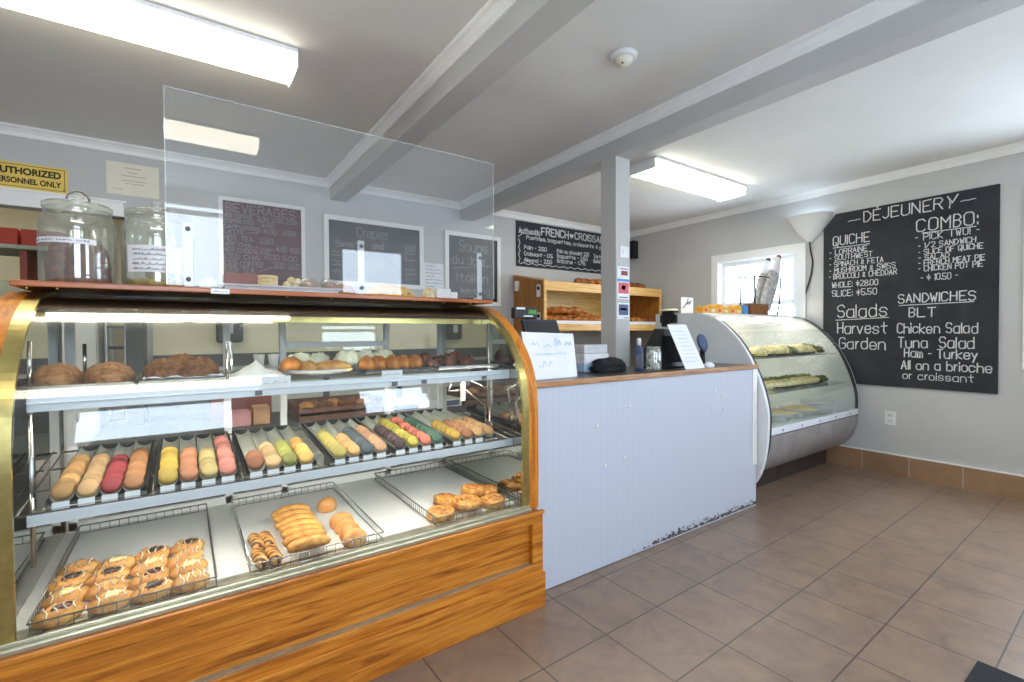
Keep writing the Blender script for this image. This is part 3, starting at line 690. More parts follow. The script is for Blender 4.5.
for tr in 'abcdef':
    rows = [r for r in ROWS if r[0] == tr]; xa = rows[0][1]-.0345; xb = rows[-1][1]+.0345
    what = {'a':'peach to caramel macarons','b':'lemon to pink macarons','c':'only a few macarons left','d':'olive, orange, slate and tan macarons','e':'plum, lime, coral and green macarons','f':'mustard and brown macarons'}[tr]
    t = thing('macaron_tray', 'black macaron tray with %s, %s' % (what, WORDN[tr].replace('macaron tray','on the lower shelf').replace('tray from','one from')), 'tray', ((xa+xb)/2, 1.87, zs(1.87)+.0035), 'macaron trays')
    t.rotation_euler = (sl, 0, 0)
    L_, W_ = .56, (xb-xa)/2
    mb = MB().box(-W_,W_,0,L_,0,.004).box(-W_,-W_+.006,0,L_,.004,.02).box(W_-.006,W_,0,L_,.004,.02).box(-W_,W_,L_-.006,L_,.004,.026).box(-W_,W_,0,.004,.004,.010)
    mb.build('tray_base', M['black'], t, .001, world=False)
    for r in rows:
        cx = r[1]-(xa+xb)/2; q = []
        for k in range(9):
            a = PI*k/8; q.append((cx-.0262*math.cos(a), .0305-.0235*math.sin(a)))
        o_ = [(x, z-.0015) for x, z in q]; n = len(q); vs = []
        for y in (.008, L_-.012): vs += [(x, y, z) for x, z in q]+[(x, y, z) for x, z in o_[::-1]]
        m2 = 2*n; fs = [(i, (i+1) % m2, m2+(i+1) % m2, m2+i) for i in range(m2)]+[tuple(range(m2))[::-1], tuple(range(m2, 2*m2))]
        MB().add(vs, fs).build('gutter', M['gutter'], t, world=False)
        if r[4] != 'biscuit' or r[1] < 1.15: MB().add([(cx-.021,-.0035,-.002),(cx+.017,-.0035,-.002),(cx+.017,.0005,.013),(cx-.021,.0005,.013),(cx-.021,-.0025,-.002),(cx+.017,-.0025,-.002),(cx+.017,.0015,.013),(cx-.021,.0015,.013)], [(0,1,2,3),(7,6,5,4),(0,4,5,1),(1,5,6,2),(2,6,7,3),(3,7,4,0)]).build('name_label', M['paper'], t, world=False)
    for k, r in enumerate(rows):
        n = max(2, int(round((r[3]-r[2])/.043))+1); pm = None; mk = 'biscuit' if r[4] == 'biscuit' else r[4]
        for i in range(n):
            y = r[2]+(r[3]-r[2])*i/max(1, n-1)
            lab = '%s macaron, %s from the front, %s row of the %s' % (cnames[mk], ORD[i], ROWN[k], WORDN[tr])
            loc = (r[1]+random.uniform(-.0022,.0022), y, zs(y)+.0385); rot = (PI/2-.78+random.uniform(-.14,.14), random.uniform(-.1,.1), random.uniform(-.2,.2))
            if pm is None: pm = macaron(mk); pm.location = loc; pm.rotation_euler = rot; pm['label'] = lab
            else: dup(pm, loc, label=lab, rot=rot)

# ------------------------------------------------------------------ top shelf of the case
TZ = 1.0906
def dark_tray(x0, x1, y0, y1, label, m='wire'):
    t = MB().box(x0,x1,y0,y1,TZ,TZ+.004).box(x0,x1,y0,y0+.004,TZ+.004,TZ+.014).box(x0,x1,y1-.004,y1,TZ+.004,TZ+.014).box(x0,x0+.004,y0,y1,TZ+.004,TZ+.014).box(x1-.004,x1,y0,y1,TZ+.004,TZ+.014)
    return one(t, 'baking_tray', M[m], label, 'tray', ((x0+x1)/2,(y0+y1)/2,TZ), 'trays on the upper shelf', .001)
dark_tray(-.392, -.125, 1.90, 2.28, 'grey baking tray under two seeded loaves, left end of the upper shelf')
dark_tray(-.118, .125, 1.90, 2.28, 'grey baking tray under brown bread on white paper')
dark_tray(.605, .90, 1.90, 2.28, 'grey baking tray under the row of orange buns', 'black')
dark_tray(.93, 1.245, 1.90, 2.30, 'silver baking tray half empty of brown pastries, right end of the upper shelf', 'steel')
UZ = TZ+.0045
for x, lab in ((-.322, 'tan seeded loaf at the far left of the upper shelf'), (-.197, 'tan seeded loaf, second from the left on the upper shelf')):
    place(MB().lump(.064, .10, .068, x*9, .13, 4.5, .35, 40, 20), 'seeded_loaf', 'loaf', lab, 'loaf', (x,2.02,UZ), 'tan seeded loaves')
P_ = MB(); n = 12   # white paper with a wavy upturned front edge
def sheet(mb, x0, x1, y0, y1, z, lift, n=12, seed=0, th=.0012):
    vs = []
    for s_ in (0, 1):
        for j in range(n+1):
            for i in range(n+1):
                u, v = i/n, j/n; e = max(0, 1-min(u, 1-u, v, 1-v)*6)
                zz = z+lift*e*(.6+.7*abs(noise.noise((u*4+seed, v*4, seed))))+s_*th
                vs.append((x0+(x1-x0)*u, y0+(y1-y0)*v, zz))
    N = (n+1)**2; fs = []
    for j in range(n):
        for i in range(n):
            a = j*(n+1)+i; fs += [(a+n+1, a+n+2, a+1, a), (N+a, N+a+1, N+a+n+2, N+a+n+1)]
    for i in range(n):
        for a, b in ((i, i+1), ((i+1)*(n+1)+n-(n+1)*0, 0)):
            pass
    bd = [i for i in range(n+1)]+[(j+1)*(n+1)+n for j in range(n)]+[n*(n+1)+n-1-i for i in range(n)]+[(n-1-j)*(n+1) for j in range(n-1)]
    for a, b in zip(bd, bd[1:]+bd[:1]): fs.append((a, b, N+b, N+a))
    return mb.add(vs, fs, 0, True)
one(sheet(P_, -.108, .115, 1.91, 2.24, UZ, .022), 'baking_paper', M['paper'], 'white baking paper with upturned edges under brown bread', 'paper', (0,2.05,UZ))
for x, y, rx, lab, s_ in ((-.052,2.03,.054,'dark brown round bread, left one on the white baking paper',3),(.045,2.04,.056,'dark brown round bread, right one on the white baking paper',8),(-.004,2.12,.05,'dark brown round bread behind the other two on white paper',5)):
    o = one(MB().lump(rx*1.12, .075, .082 if y > 2.1 else .072, s_, .2, 5, .35, 40, 20), 'round_bread', M['brownbread'], lab, 'bread', (0,0,0), 'brown breads on white paper'); o.location = (x, y, UZ+.002)
# white paper cone
t = one(MB().lathe([(.098,0),(.088,.012),(.045,.03),(.016,.052),(.004,.06),(0,.061)], 22), 'crumpled_paper_sheet', M['liner'], 'white greaseproof paper peaked like a tent beside the brown bread', 'paper', (0,0,0)); t.location = (.225, 2.02, TZ)
for v in t.data.vertices:
    k = noise.noise(v.co*22); v.co.x += .018*k; v.co.y += .014*noise.noise(v.co*18+Vector((4,0,0))); v.co.z = max(.0002, v.co.z+.004*k)
def card(x0, x1, y, z0, z1, label, tilt=.0, name='price_card', m='paper', seed=1, grp='price cards in the case'):
    t = thing(name, label, 'price card', ((x0+x1)/2, y, z0), grp)
    MB().box(x0,x1,y-.0012,y,z0,z1).build('card', M[m], t)
    q = MB(); squiggle(q, (x0+(x1-x0)*.1, y-.0013, z0+(z1-z0)*.35), (1,0,0), (0,0,1), (0,-1,0), (x1-x0)*.8, (z1-z0)*.32, .0012, seed); q.build('lettering', M['ink'], t)
card(.222, .318, 1.8560, 1.060, 1.103, 'white price card on the rail below the peaked paper', seed=3)
card(.655, .742, 1.8560, 1.072, 1.102, 'white price card on the rail below the orange buns', seed=4)
# oval platter with breads
pl = one(MB().lathe([(.0,.002),(.10,.002),(.132,.006),(.15,.020),(.152,.022),(.146,.022),(.13,.010),(.1,.0065),(0,.0065)], 40, T=TR(sc=(1.0,.95,1))), 'oval_platter', M['greyplastic'], 'grey oval platter of golden breads and meringues', 'platter', (0,0,0)); pl.location = (.455, 2.06, TZ)
PZ = TZ+.009
place(MB().lump(.043,.05,.058,2,.12,2.4,.4), 'bread_roll', 'croissant', 'round golden roll at the left edge of the grey platter', 'bread roll', (.352,2.03,PZ+.006), 'rolls on the grey platter')
place(MB().lump(.035,.042,.048,6,.12,2.4,.4), 'bread_roll', 'bread', 'small golden roll between the round roll and the long roll', 'bread roll', (.408,2.0,PZ), 'rolls on the grey platter')
place(MB().lump(.076,.036,.045,7,.06,2,.4,28,12,ridge=28), 'bread_roll', 'bread', 'long folded golden roll at the front of the grey platter', 'bread roll', (.497,1.985,PZ), 'rolls on the grey platter', (0,0,-.1))
for i, (x, y, s_, lab) in enumerate([(.40,2.16,.05,'pale yellow meringue at the back left of the grey platter'),(.475,2.17,.042,'pale yellow meringue at the back middle of the grey platter'),(.575,2.07,.043,'white meringue at the right end of the grey platter')]):
    mb = MB().lump(s_*1.1, s_*.9, .066, 11+i, .4, 3.2, .4, 26, 14).lump(s_*.8, s_*.6, .055, 15+i, .4, 3.4, .3, 22, 12, T=TR((s_*.5,0,.014)))
    place(mb, 'meringue', 'meringue', lab, 'meringue', (x,y,TZ+(.009 if i < 2 else .0235)), 'pale meringues')
for i, (x, y, lab) in enumerate([(.668,2.17,'white meringue behind the leftmost orange bun'),(.765,2.18,'white meringue behind the middle orange buns')]):
    mb = MB().lump(.05,.045,.075, 21+i, .4, 3, .4, 26, 14).lump(.04,.03,.06, 25+i, .4, 3.2, .3, 22, 12, T=TR((.025,0,.022)))
    place(mb, 'meringue', 'meringue', lab, 'meringue', (x,y,UZ), 'pale meringues')
for i, x in enumerate([.640,.695,.750,.805,.858]):
    place(MB().lump(.034,.040,.062,30+i,.16,2.4,.45,24,14), 'orange_bun', 'croissant', 'small round orange bun, %s from the left in its row' % ORD[i], 'bun', (x, 2.0+.01*(i % 2), UZ), 'row of orange buns')
for i in range(9):
    x = .952+.029*i; y = 2.02+.07*((i*5) % 3)
    place(MB().lump(.031,.034,.044+.016*(i%2),40+i,.4,4,.4,22,14), 'brown_pastry', 'choc', 'rough brown pastry, %s from the left on the silver tray' % ORD[i], 'pastry', (x, y, UZ), 'brown pastries on the silver tray', (0,0,i))

# ------------------------------------------------------------------ on top of the display case
BT = 1.4262
def jar(x, y, R, h, label):
    t = thing('glass_jar', label, 'jar', (x, y, BT), 'wide glass jars on the case top')
    s_ = R
    out = [(.0,.0),(s_*.88,.0),(s_*.97,.008),(s_,.03),(s_,h*.60),(s_*.985,h*.67),(s_*.92,h*.73),(s_*.86,h*.765),(s_*.88,h*.80),(s_*.88,h*.815)]
    inn = [(r-.005 if r > .02 else 0, max(z, .006) if i < 3 else z) for i, (r, z) in enumerate(out)]
    MB().lathe(out+[(out[-1][0]-.005, out[-1][1])]+inn[::-1][1:], 40, T=TR((x,y,BT+.0003))).build('jar_body', M['jarglass'], t)
    MB().lathe([(0,h*.818),(s_*.84,h*.818),(s_*.90,h*.825),(s_*.90,h*.86),(s_*.84,h*.875),(s_*.5,h*.90),(s_*.16,h*.915),(s_*.10,h*.93),(s_*.16,h*.955),(s_*.18,h*.975),(s_*.12,h*.998),(0,h)], 40, T=TR((x,y,BT+.0006))).build('jar_lid', M['jarglass'], t)
    return t
j1 = jar(-.308, 2.34, .109, .345, 'wide glass jar with a white label strip, holding bags of dark sweets')
j2 = jar(-.074, 2.345, .116, .35, 'wide glass jar with a yellow base layer and printed label, behind the sneeze guard edge')
def band(t, x, y, R, a0, a1, z, h, m, tilt=0, name='label_strip'):
    vs = []; n = 14
    for k in range(n+1):
        a = a0+(a1-a0)*k/n
        for r, zz in ((R, z), (R, z+h), (R-.001, z+h), (R-.001, z)): vs.append((x+r*math.cos(a), y+r*math.sin(a), zz+tilt*k/n))
    fs = []
    for k in range(n):
        for q in range(4): fs.append((k*4+q, (k+1)*4+q, (k+1)*4+(q+1)%4, k*4+(q+1)%4))
    fs += [(0,1,2,3), (n*4+3,n*4+2,n*4+1,n*4)]
    return MB().add(vs, fs).build(name, M[m], t)
MB().tube([(-.308+.032*math.cos(PI*k/8), 2.34, BT+.318+.036*math.sin(PI*k/8)) for k in range(9)], .0035, 8).build('lid_handle', M['wire'], j1)
b_ = band(j1, -.308, 2.34, .1105, PI*1.02, PI*1.68, BT+.150, .019, 'tape', -.004)
q = MB()
for k in range(22):
    a = PI*1.05+PI*.58*k/22; c_ = Vector((-.308+.111*math.cos(a), 2.34+.111*math.sin(a), BT+.155)); tg = (-math.sin(a), math.cos(a), 0)
    if k % 6 != 5: squiggle(q, c_, tg, (0,0,1), (math.cos(a), math.sin(a), 0), .006, .008, .0012, k)
q.build('lettering', M['ink'], b_)
b_ = band(j2, -.074, 2.345, .1175, PI*1.22, PI*1.72, BT+.062, .10, 'tape', 0, 'printed_label')
q = MB()
for rr in range(5):
    for k in range(12):
        a = PI*1.28+PI*.36*k/12; c_ = Vector((-.074+.118*math.cos(a), 2.345+.118*math.sin(a), BT+.07+.018*rr)); tg = (-math.sin(a), math.cos(a), 0)
        squiggle(q, c_, tg, (0,0,1), (math.cos(a), math.sin(a), 0), .013, .012, .0016, k+rr*20)
q.build('lettering', M['ink'], b_)
# sweets inside the first jar
for i, (x, y, z, m_, lab) in enumerate([(-.355,2.32,0,'choc','bag of dark sweets at the left inside the label-strip jar'),(-.30,2.29,0,'choc','bag of dark sweets at the front inside the label-strip jar'),(-.262,2.36,0,'choc','bag of dark sweets at the right inside the label-strip jar'),(-.32,2.39,0,'choc','bag of dark sweets at the back inside the label-strip jar')]):
    t = thing('sweet_bag', lab, 'bag', (x, y, BT+.008), 'bags of dark sweets in the jar')
    MB().lump(.043,.037,.15,50+i,.3,4,.5,28,20,T=TR((x,y,BT+.008))).build('sweets', M[m_], t)
    MB().lathe([(.004,.0),(.012,.018),(.016,.03)], 12, T=TR((x,y,BT+.150))).build('bag_top', M['clearplastic'], t)
place(MB().lathe([(.0,0),(.099,0),(.104,.012),(.105,.03),(.0,.034)], 30), 'sweet_layer', 'amber', 'yellow green sweets in the bottom of the second jar', 'sweets', (-.074,2.345,BT+.008))['kind'] = 'stuff'
place(MB().lump(.05,.05,.12,61,.1,2,.6), 'folded_packet', 'liner', 'white packet inside the yellow-bottomed jar', 'packet', (-.07,2.375,BT+.043))
# small things along the board
place(MB().lump(.03,.03,.04,62,.25,3,.4).lump(.02,.02,.03,63,.2,3,.3,T=TR((.012,0,.03))), 'paper_bag', 'liner', 'small crumpled white bag just right of the first guard bracket', 'bag', (.082,2.30,BT))
card(.088, .148, 2.0785, 1.404, 1.4235, 'white label strip on the front edge of the wooden top board', seed=8)
t = one(MB().box(0.146,.268,2.30,2.44,BT,BT+.085), 'cardboard_box', M['redbrown'], 'low red-brown box beneath the maroon drinks board', 'box', (.207,2.37,BT), bevel=.003)
one(MB().box(.12,.60,2.19,2.285,BT+.022,BT+.030).box(.14,.58,2.20,2.275,BT+.0002,BT+.022), 'serving_tray', M['lightgrey'], 'long thin grey tray lying behind the sneeze guard', 'tray', (.37,2.24,BT), bevel=.001)
SB = BT+.0304
for i in range(3):
    place(MB().lathe([(0,0),(.036,0),(.039,.004),(.039,.010),(.036,.0135),(0,.0138)], 26), 'pale_cookie', 'creamfill', 'pale round cake layer, %s in the small stack under the maroon board' % ['lowest','middle one','topmost'][i], 'cake', (.300,2.238,SB+.0145*i), 'stacked pale cake layers')
mb = MB()
for k, (dx, dy, dz) in enumerate([(-.02,0,0),(.012,.008,0),(-.004,-.006,.018),(.02,-.008,.014)]): mb.lump(.018,.018,.024,70+k,.25,3,.4,14,9,T=TR((dx,dy,dz)))
place(mb, 'nut_cluster', 'salad', 'small heap of nutty biscuits right of the pale cakes', 'biscuits', (.395,2.238,SB))
for i, (x, lab) in enumerate([(.462,'clear bag of cookies next to the nutty biscuits'),(.55,'clear bag of brown cookies left of the second guard bracket')]):
    t = thing('cookie_bag', lab, 'bag', (x,2.235,SB), 'clear bags of cookies')
    MB().lump(.036,.025,.03,80+i,.2,3,.4,T=TR((x,2.235,SB))).build('cookies', M['tan' if i == 0 else 'loaf'], t)
    MB().lump(.042,.032,.046,83+i,.14,2.6,.45,T=TR((x,2.235,SB))).build('plastic_wrap', M['clearplastic'], t)
place(MB().lump(.05,.03,.062,85,.16,2.6,.4), 'wrapped_cookies', 'loaf', 'wrapped brown cookies just left of the middle bracket', 'cookies', (.632,2.30,BT))
t = thing('yellow_packet', 'yellow packet lying on the wooden top board', 'packet', (.88,2.30,BT))
MB().lump(.125,.045,.072,86,.1,2.2,.45,26,12,T=TR((.86,2.30,BT))).build('packet_body', M['yellowbox'], t)
q = MB()
for k in range(5): q.lump(.008,.004,.008,90+k,.1,2,.4,8,6,T=TR((.80+.035*k,2.256+.002*(k%2),BT+.018+.004*(k%3))))
q.build('printed_spots', M['redbrown'], t)
place(MB().lump(.034,.03,.066,91,.05,2,.5), 'pear_shaped_jar', 'salad', 'small pale round jar right of the yellow packet', 'jar', (1.06,2.28,BT))
one(MB().box(1.095,1.175,2.25,2.31,BT,BT+.062).box(1.175,1.215,2.25,2.30,BT,BT+.046), 'white_carton', M['liner'], 'small white carton left of the right guard bracket', 'carton', (1.15,2.28,BT), bevel=.003)
one(MB().tube([(1.286,2.20,BT+.008),(1.30,2.20,BT+.010)], .008, 10), 'bottle_stopper', M['cream'], 'tiny cream stopper at the right end of the wooden top board', 'stopper', (1.29,2.2,BT))
# ------------------------------------------------------------------ white service counter
ct = thing('service_counter', 'white beadboard service counter with a wooden edge strip, right of the oak case', 'counter', (1.347, 1.775, 0))
CX0, CX1 = 1.3515, 3.374
MB().box(CX0, CX1, 1.775, 1.80, .004, .988).build('front_panel', M['bead'], ct)
MB().box(CX1-.055, CX1+.001, 1.768, 1.80, .30, .988).build('corner_board', M['trim'], ct, .002)
MB().box(CX0, CX1+.012, 1.760, 1.80, .9885, 1.016).build('wooden_edge', M['capwood'], ct, .004)
MB().box(CX0, CX1+.0, 1.8005, 2.225, .985, 1.012).build('countertop', M['counter'], ct, .002)
MB().box(CX0, CX1, 2.20, 2.222, .0, .984).build('rear_panel', M['white'], ct)
mb = MB()
for x, z in ((1.78,.76),(2.03,.84),(1.84,.54),(1.99,.56),(2.86,.86),(2.95,.83),(2.83,.75),(2.96,.73)):
    mb.lathe([(.011,0),(.010,.003),(0,.004)], 12, T=TR((x,1.7748,z),(PI/2,0,0)))
mb.build('nail_head', M['white'], ct)
CT = 1.0125
# paper sign leaning at the left end
def panel3(P, n, th):
    """thin quad sheet from 4 corners, thickness th along n"""
    n = Vector(n)*th; vs = [Vector(p) for p in P]+[Vector(p)+n for p in P]
    return MB().add(vs, [(3,2,1,0),(4,5,6,7),(0,1,5,4),(1,2,6,5),(2,3,7,6),(3,0,4,7)])
t = thing('paper_sign', 'large white paper sign leaning on the counter beside the oak case', 'sign', (1.57, 1.90, CT))
vs = []; fs = []; n = 10
for s_ in (0, 1):
    for j in range(n+1):
        for i in range(n+1):
            u, v = i/n, j/n; b = .014*math.sin(u*5)*v+.02*max(0, u-.82)*4*(1-v)
            vs.append((1.425+.35*u+.012*v*u, 1.885+.075*v+.02*u+b+s_*.001, CT+.0005+.245*v-.012*u*v))
N = (n+1)**2
for j in range(n):
    for i in range(n):
        a = j*(n+1)+i; fs += [(a, a+1, a+n+2, a+n+1), (N+a+n+1, N+a+n+2, N+a+1, N+a)]
MB().add(vs, fs, 0, True).build('sheet', M['paper'], t)
q = MB(); R_ = Vector((1, .057, 0)).normalized(); U_ = Vector((0, .29, .957)); N_ = R_.cross(U_)
rnd = random.Random(5)
for k in range(4): squiggle(q, (1.47+.08*k, 1.927+.0045*k, CT+.165), R_, U_, N_, .05, .055, .003, k+70)
for k in range(3): squiggle(q, (1.50+.075*k, 1.91+.004*k, CT+.055), R_, U_, N_, .06, .05, .003, k+60)
squiggle(q, (1.49, 1.923, CT+.125), R_, U_, N_, .22, .014, .002, 9)
q.build('lettering', M['softblue'], t)
# till screen, customer display
t = thing('till_screen', 'dark navy till screen behind the paper sign', 'till screen', (1.64, 2.09, CT))
MB().box(1.58,1.70,2.03,2.13,CT,CT+.014).tube([(1.64,2.09,CT+.014),(1.64,2.09,CT+.16)], .018, 10).build('stand', M['black'], t)
MB().box(-.14,.14,-.012,.012,-.10,.10,T=TR((1.65,2.06,CT+.218),(-.35,0,.15))).build('screen_body', M['navy'], t, .005)
MB().box(-.125,.125,-.0145,-.012,-.085,.085,T=TR((1.65,2.06,CT+.218),(-.35,0,.15))).build('display', M['black'], t)
t = thing('customer_display', 'small black customer display with green digits above the till screen', 'customer display', (1.64, 2.19, CT))
MB().lathe([(.05,0),(.05,.008),(.012,.012),(.010,.33),(0,.332)], 18, T=TR((1.64,2.19,CT))).build('pole', M['black'], t)
b = MB().box(1.535,1.695,2.17,2.21,CT+.322,CT+.385).build('housing', M['black'], t, .004)
MB().box(1.63,1.685,2.1675,2.1695,CT+.348,CT+.373).build('green_digits', M['greensauce'], t)
MB().box(1.545,1.605,2.1675,2.1695,CT+.373,CT+.3845).box(1.595,1.66,2.1675,2.1695,CT+.332,CT+.340).build('white_print', M['paper'], t)
# blue and white box and printer behind
t = thing('receipt_printer', 'white and pale blue boxed printer left of the square post', 'printer', (2.09, 2.15, CT))
MB().box(1.98,2.20,2.08,2.21,CT,CT+.05).build('lower_body', M['softblue'], t, .004)
MB().box(1.985,2.195,2.085,2.21,CT+.0505,CT+.11).build('upper_body', M['white'], t, .004)
MB().box(1.99,2.19,2.09,2.205,CT+.1105,CT+.165).build('paper_cover', M['lightgrey'], t, .006)
MB().box(2.00,2.14,2.0835,2.0850,CT+.058,CT+.09).build('front_slot', M['paper'], t)
# black cloth pouch
mb = MB().lump(.125,.05,.088,101,.34,2.4,.45,28,16)
o = place(mb, 'black_pouch', 'matblack', 'black cloth pouch lying at the foot of the square post', 'pouch', (2.12,2.02,CT), None, (0,0,-.1))
q = MB().tube(catmull([(2.20,1.935,CT+.052),(2.25,1.915,CT+.06),(2.29,1.915,CT+.03),(2.31,1.93,CT+.005)],6), .006, 8); 
WORLD[o.name] = Vector((2.17,1.99,CT)); 
# sanitiser bottle
t = thing('pump_bottle', 'dark blue bottle with a white cap left of the glass tip jar', 'bottle', (2.36, 1.985, CT))
T_ = TR((2.36,1.985,CT),sc=(1.1,1.1,1.3))
MB().lathe([(0,0),(.023,0),(.025,.004),(.025,.085),(.021,.105),(.011,.115),(.011,.12),(0,.12)], 24, T=T_).build('bottle_body', M['navyprint'], t)
MB().lathe([(0,.1203),(.0125,.1203),(.0125,.148),(.009,.156),(0,.157)], 18, T=T_).build('cap', M['white'], t)
MB().lathe([(.0255,.012),(.0258,.013),(.0258,.078),(.0255,.079)], 24, T=T_).build('label_wrap', M['ink'], t)
# tip jar
t = thing('tip_jar', 'glass jar stuffed with white slips on the counter', 'jar', (2.352, 1.865, CT))
T_ = TR((2.352,1.865,CT+.0003),sc=(1.06,1.06,1.2))
o_ = [(0,0),(.038,0),(.043,.006),(.044,.02),(.044,.095),(.040,.110),(.036,.115),(.038,.118),(.038,.128)]
MB().lathe(o_+[(.035,.128)]+[(max(0,r-.003), z+.003 if z < .01 else z) for r, z in o_[::-1]][1:], 30, T=T_).build('jar_body', M['jarglass'], t)
rnd = random.Random(3); q = MB()
for k in range(18): q.lump(.016,.013,.018,300+k,.4,3,.5,12,8,T=TR((2.352+.021*math.cos(k*2.4),1.865+.021*math.sin(k*2.4),CT+.008+.0062*k),(rnd.uniform(-.6,.6),rnd.uniform(-.6,.6),k)))
o = q.build('paper_slips', M['paper'], t); o['kind'] = 'stuff'
# black cash-register hood with sheet leaning against it
t = thing('card_terminal_hood', 'black angular till housing behind the leaning white sheet', 'till housing', (2.62, 2.05, CT))
MB().add([(2.49,1.97,CT+.0003),(2.88,1.955,CT+.0003),(2.88,2.16,CT+.0003),(2.52,2.16,CT+.0003),(2.66,2.03,CT+.265),(2.89,2.02,CT+.25),(2.89,2.12,CT+.25),(2.67,2.12,CT+.265)],[(3,2,1,0),(4,5,6,7),(0,1,5,4),(1,2,6,5),(2,3,7,6),(3,0,4,7)]).build('housing', M['black'], t, .01)
MB().box(2.64,2.86,-.004,.0,.04,.22,T=Matrix.Translation((0,1.958,CT))@Matrix.Rotation(-.24,4,'X')).build('screen', M['matblack'], t)
t = thing('leaning_sheet', 'white printed sheet leaning on the black till housing', 'paper', (2.70, 1.87, CT))
A = [(2.64,1.842,CT+.0005),(2.85,1.842,CT+.0005),(2.79,1.945,CT+.29),(2.59,1.945,CT+.29)]
panel3(A, (0,.93,-.37), .0015).build('sheet', M['paper'], t)
q = MB(); U_ = Vector((-.24,.35,.90)).normalized(); R_ = Vector((1,0,0))
for k in range(9):
    p = Vector(A[0])+(Vector(A[3])-Vector(A[0]))*(.16+.085*k)+Vector((.028,-.001,0)); squiggle(q, p, R_, (0,.37,.93), (0,-.93,.37), .14, .006, .0016, k)
q.build('print', M['softblue'], t)
place(MB().lump(.04,.03,.036,111,.4,3.2,.4,20,12), 'crumpled_napkin', 'paper', 'crumpled white napkin at the foot of the leaning sheet', 'napkin', (2.90,1.845,CT))
t = thing('blue_handset', 'dark blue rounded handset behind the leaning sheet', 'handset', (3.0, 1.96, CT))
MB().lathe([(.045,0),(.045,.012),(.02,.02),(.016,.12),(0,.12)], 18, T=TR((3.0,1.96,CT))).build('stand', M['black'], t)
MB().lathe([(0,-.012),(.045,-.011),(.052,0),(.045,.012),(0,.014)], 24, T=TR((3.0,1.96,CT+.165),(PI/2-.3,0,0),(1,1.3,1))).build('handset_body', M['navyprint'], t)

# ------------------------------------------------------------------ curved refrigerated case
rc = thing('refrigerated_case', 'white sided refrigerated case with curved glass, against the chalkboard wall', 'display case', (4.2, 2.2, 0))
P2S = catmull([(1.95,.09),(1.83,.115),(1.755,.22),(1.712,.40),(1.70,.56),(1.703,.69),(1.736,.834),(1.794,.99),(1.884,1.15),(2.001,1.282),(2.12,1.366),(2.255,1.406)], 4)
P2 = catmull([(1.97,.165),(1.87,.185),(1.79,.245),(1.735,.33),(1.707,.44),(1.70,.56),(1.703,.69),(1.736,.834),(1.794,.99),(1.884,1.15),(2.001,1.282),(2.12,1.366),(2.255,1.406)], 4)
RY = 2.665
out2 = P2S+[(RY,1.41),(RY,.09)]
MB().prism(out2, 3.388, 3.420).build('side_panel', M['white'], rc)
MB().prism([(y-.004,z) for y, z in P2 if z > .30]+[(RY,1.415),(RY,1.40)]+[p for p in offset_profile(P2,.012) if p[1] > .30][::-1], 3.4205, 3.436).build('gasket', M['gasket'], rc)
MB().prism(P2+[(RY,1.41),(RY,1.395)]+offset_profile(P2,.022)[::-1], 4.975, 4.987).build('end_frame', M['gasket'], rc)
MB().prism([p for p in offset_profile(P2,.012)]+[(RY,1.39),(RY,.12)], 4.9875, 5.03).build('end_wall', M['mirror' if False else 'white'], rc)
ga, gb = offset_profile(P2, .006), offset_profile(P2, .012)
MB().prism([p for p in ga if p[1] > .555]+[p for p in gb if p[1] > .555][::-1], 3.4365, 4.9745).build('curved_glass', M['caseglass'], rc)
fr = [p for p in P2 if .44 <= p[1] <= .56]
MB().prism([(1.698,.507),(1.695,.556),(1.74,.556),(1.74,.507)], 3.4365, 4.9745).build('front_rail', M['rail'], rc, .003)
mb = MB()
for k in range(5):
    mb.lathe([(.008,0),(.007,.003),(0,.0035)], 12, T=TR((3.6+.3*k,1.6963,.531),(PI/2,0,0)))
mb.build('rail_screw', M['greyplastic'], rc)
bn = [p for p in P2 if p[1] <= .506]
MB().prism(bn+[(1.74,.504),(1.95,.48),(1.97,.2)], 3.4365, 4.2055).build('bullnose', M['bull'], rc)
MB().prism(bn+[(1.74,.504),(1.95,.48),(1.97,.2)], 4.2085, 4.9745).build('bullnose', M['bull'], rc)
MB().box(3.39, 5.03, 1.972, RY, .0, .164).build('kick_base', M['darksteel'], rc, .002)
MB().box(3.4365, 4.9745, 1.75, RY-.02, .482, .498).build('floor_deck', M['white'], rc)
MB().box(3.4365, 4.9745, RY-.02, RY, .50, 1.39).build('rear_wall', M['fridge'], rc)
MB().box(3.4365, 4.9745, 2.245, RY, 1.392, 1.408).build('top_panel', M['white'], rc)
for z, y0 in ((1.045, 1.86), (.785, 1.77)):
    MB().box(3.45, 4.96, y0, RY-.03, z, z+.008).build('glass_shelf', M['caseglass'], rc)
MB().tube([(3.5,2.26,1.365),(4.92,2.26,1.374)], .012, 10).build('lamp_tube', M['tube'], rc)
# food in it
def platter(cx, cy, z, rx, ry, label, seed, rim='gasket'):
    o = one(MB().lathe([(0,.001),(.8,.001),(.95,.010),(1,.02),(.985,.021),(.93,.014),(.8,.006),(0,.006)], 40, T=TR((cx,cy,z+.0003),sc=(rx,ry,1))), 'oval_platter', M[rim], label, 'platter', (cx,cy,z), 'platters in the refrigerated case')
    rnd = random.Random(seed); z += .007
    return rnd, z
rnd, z = platter(4.30,2.01,1.053,.62,.13,'dark oval platter of salad on the upper shelf of the refrigerated case',1)
for i in range(13):
    x = 3.78+.085*i; m_ = 'green' if i in (6,11,12) else 'salad'
    place(MB().lump(.062,.085,.062+.014*(i%2),120+i,.34,3,.3,18,10), 'salad_portion', m_, '%s salad portion, %s from the left on the upper platter' % ('leafy green' if m_ == 'green' else 'pale mixed', (ORD+['last'])[i]), 'salad', (x,1.99+.03*(i%2),z), 'salad portions on the upper platter')
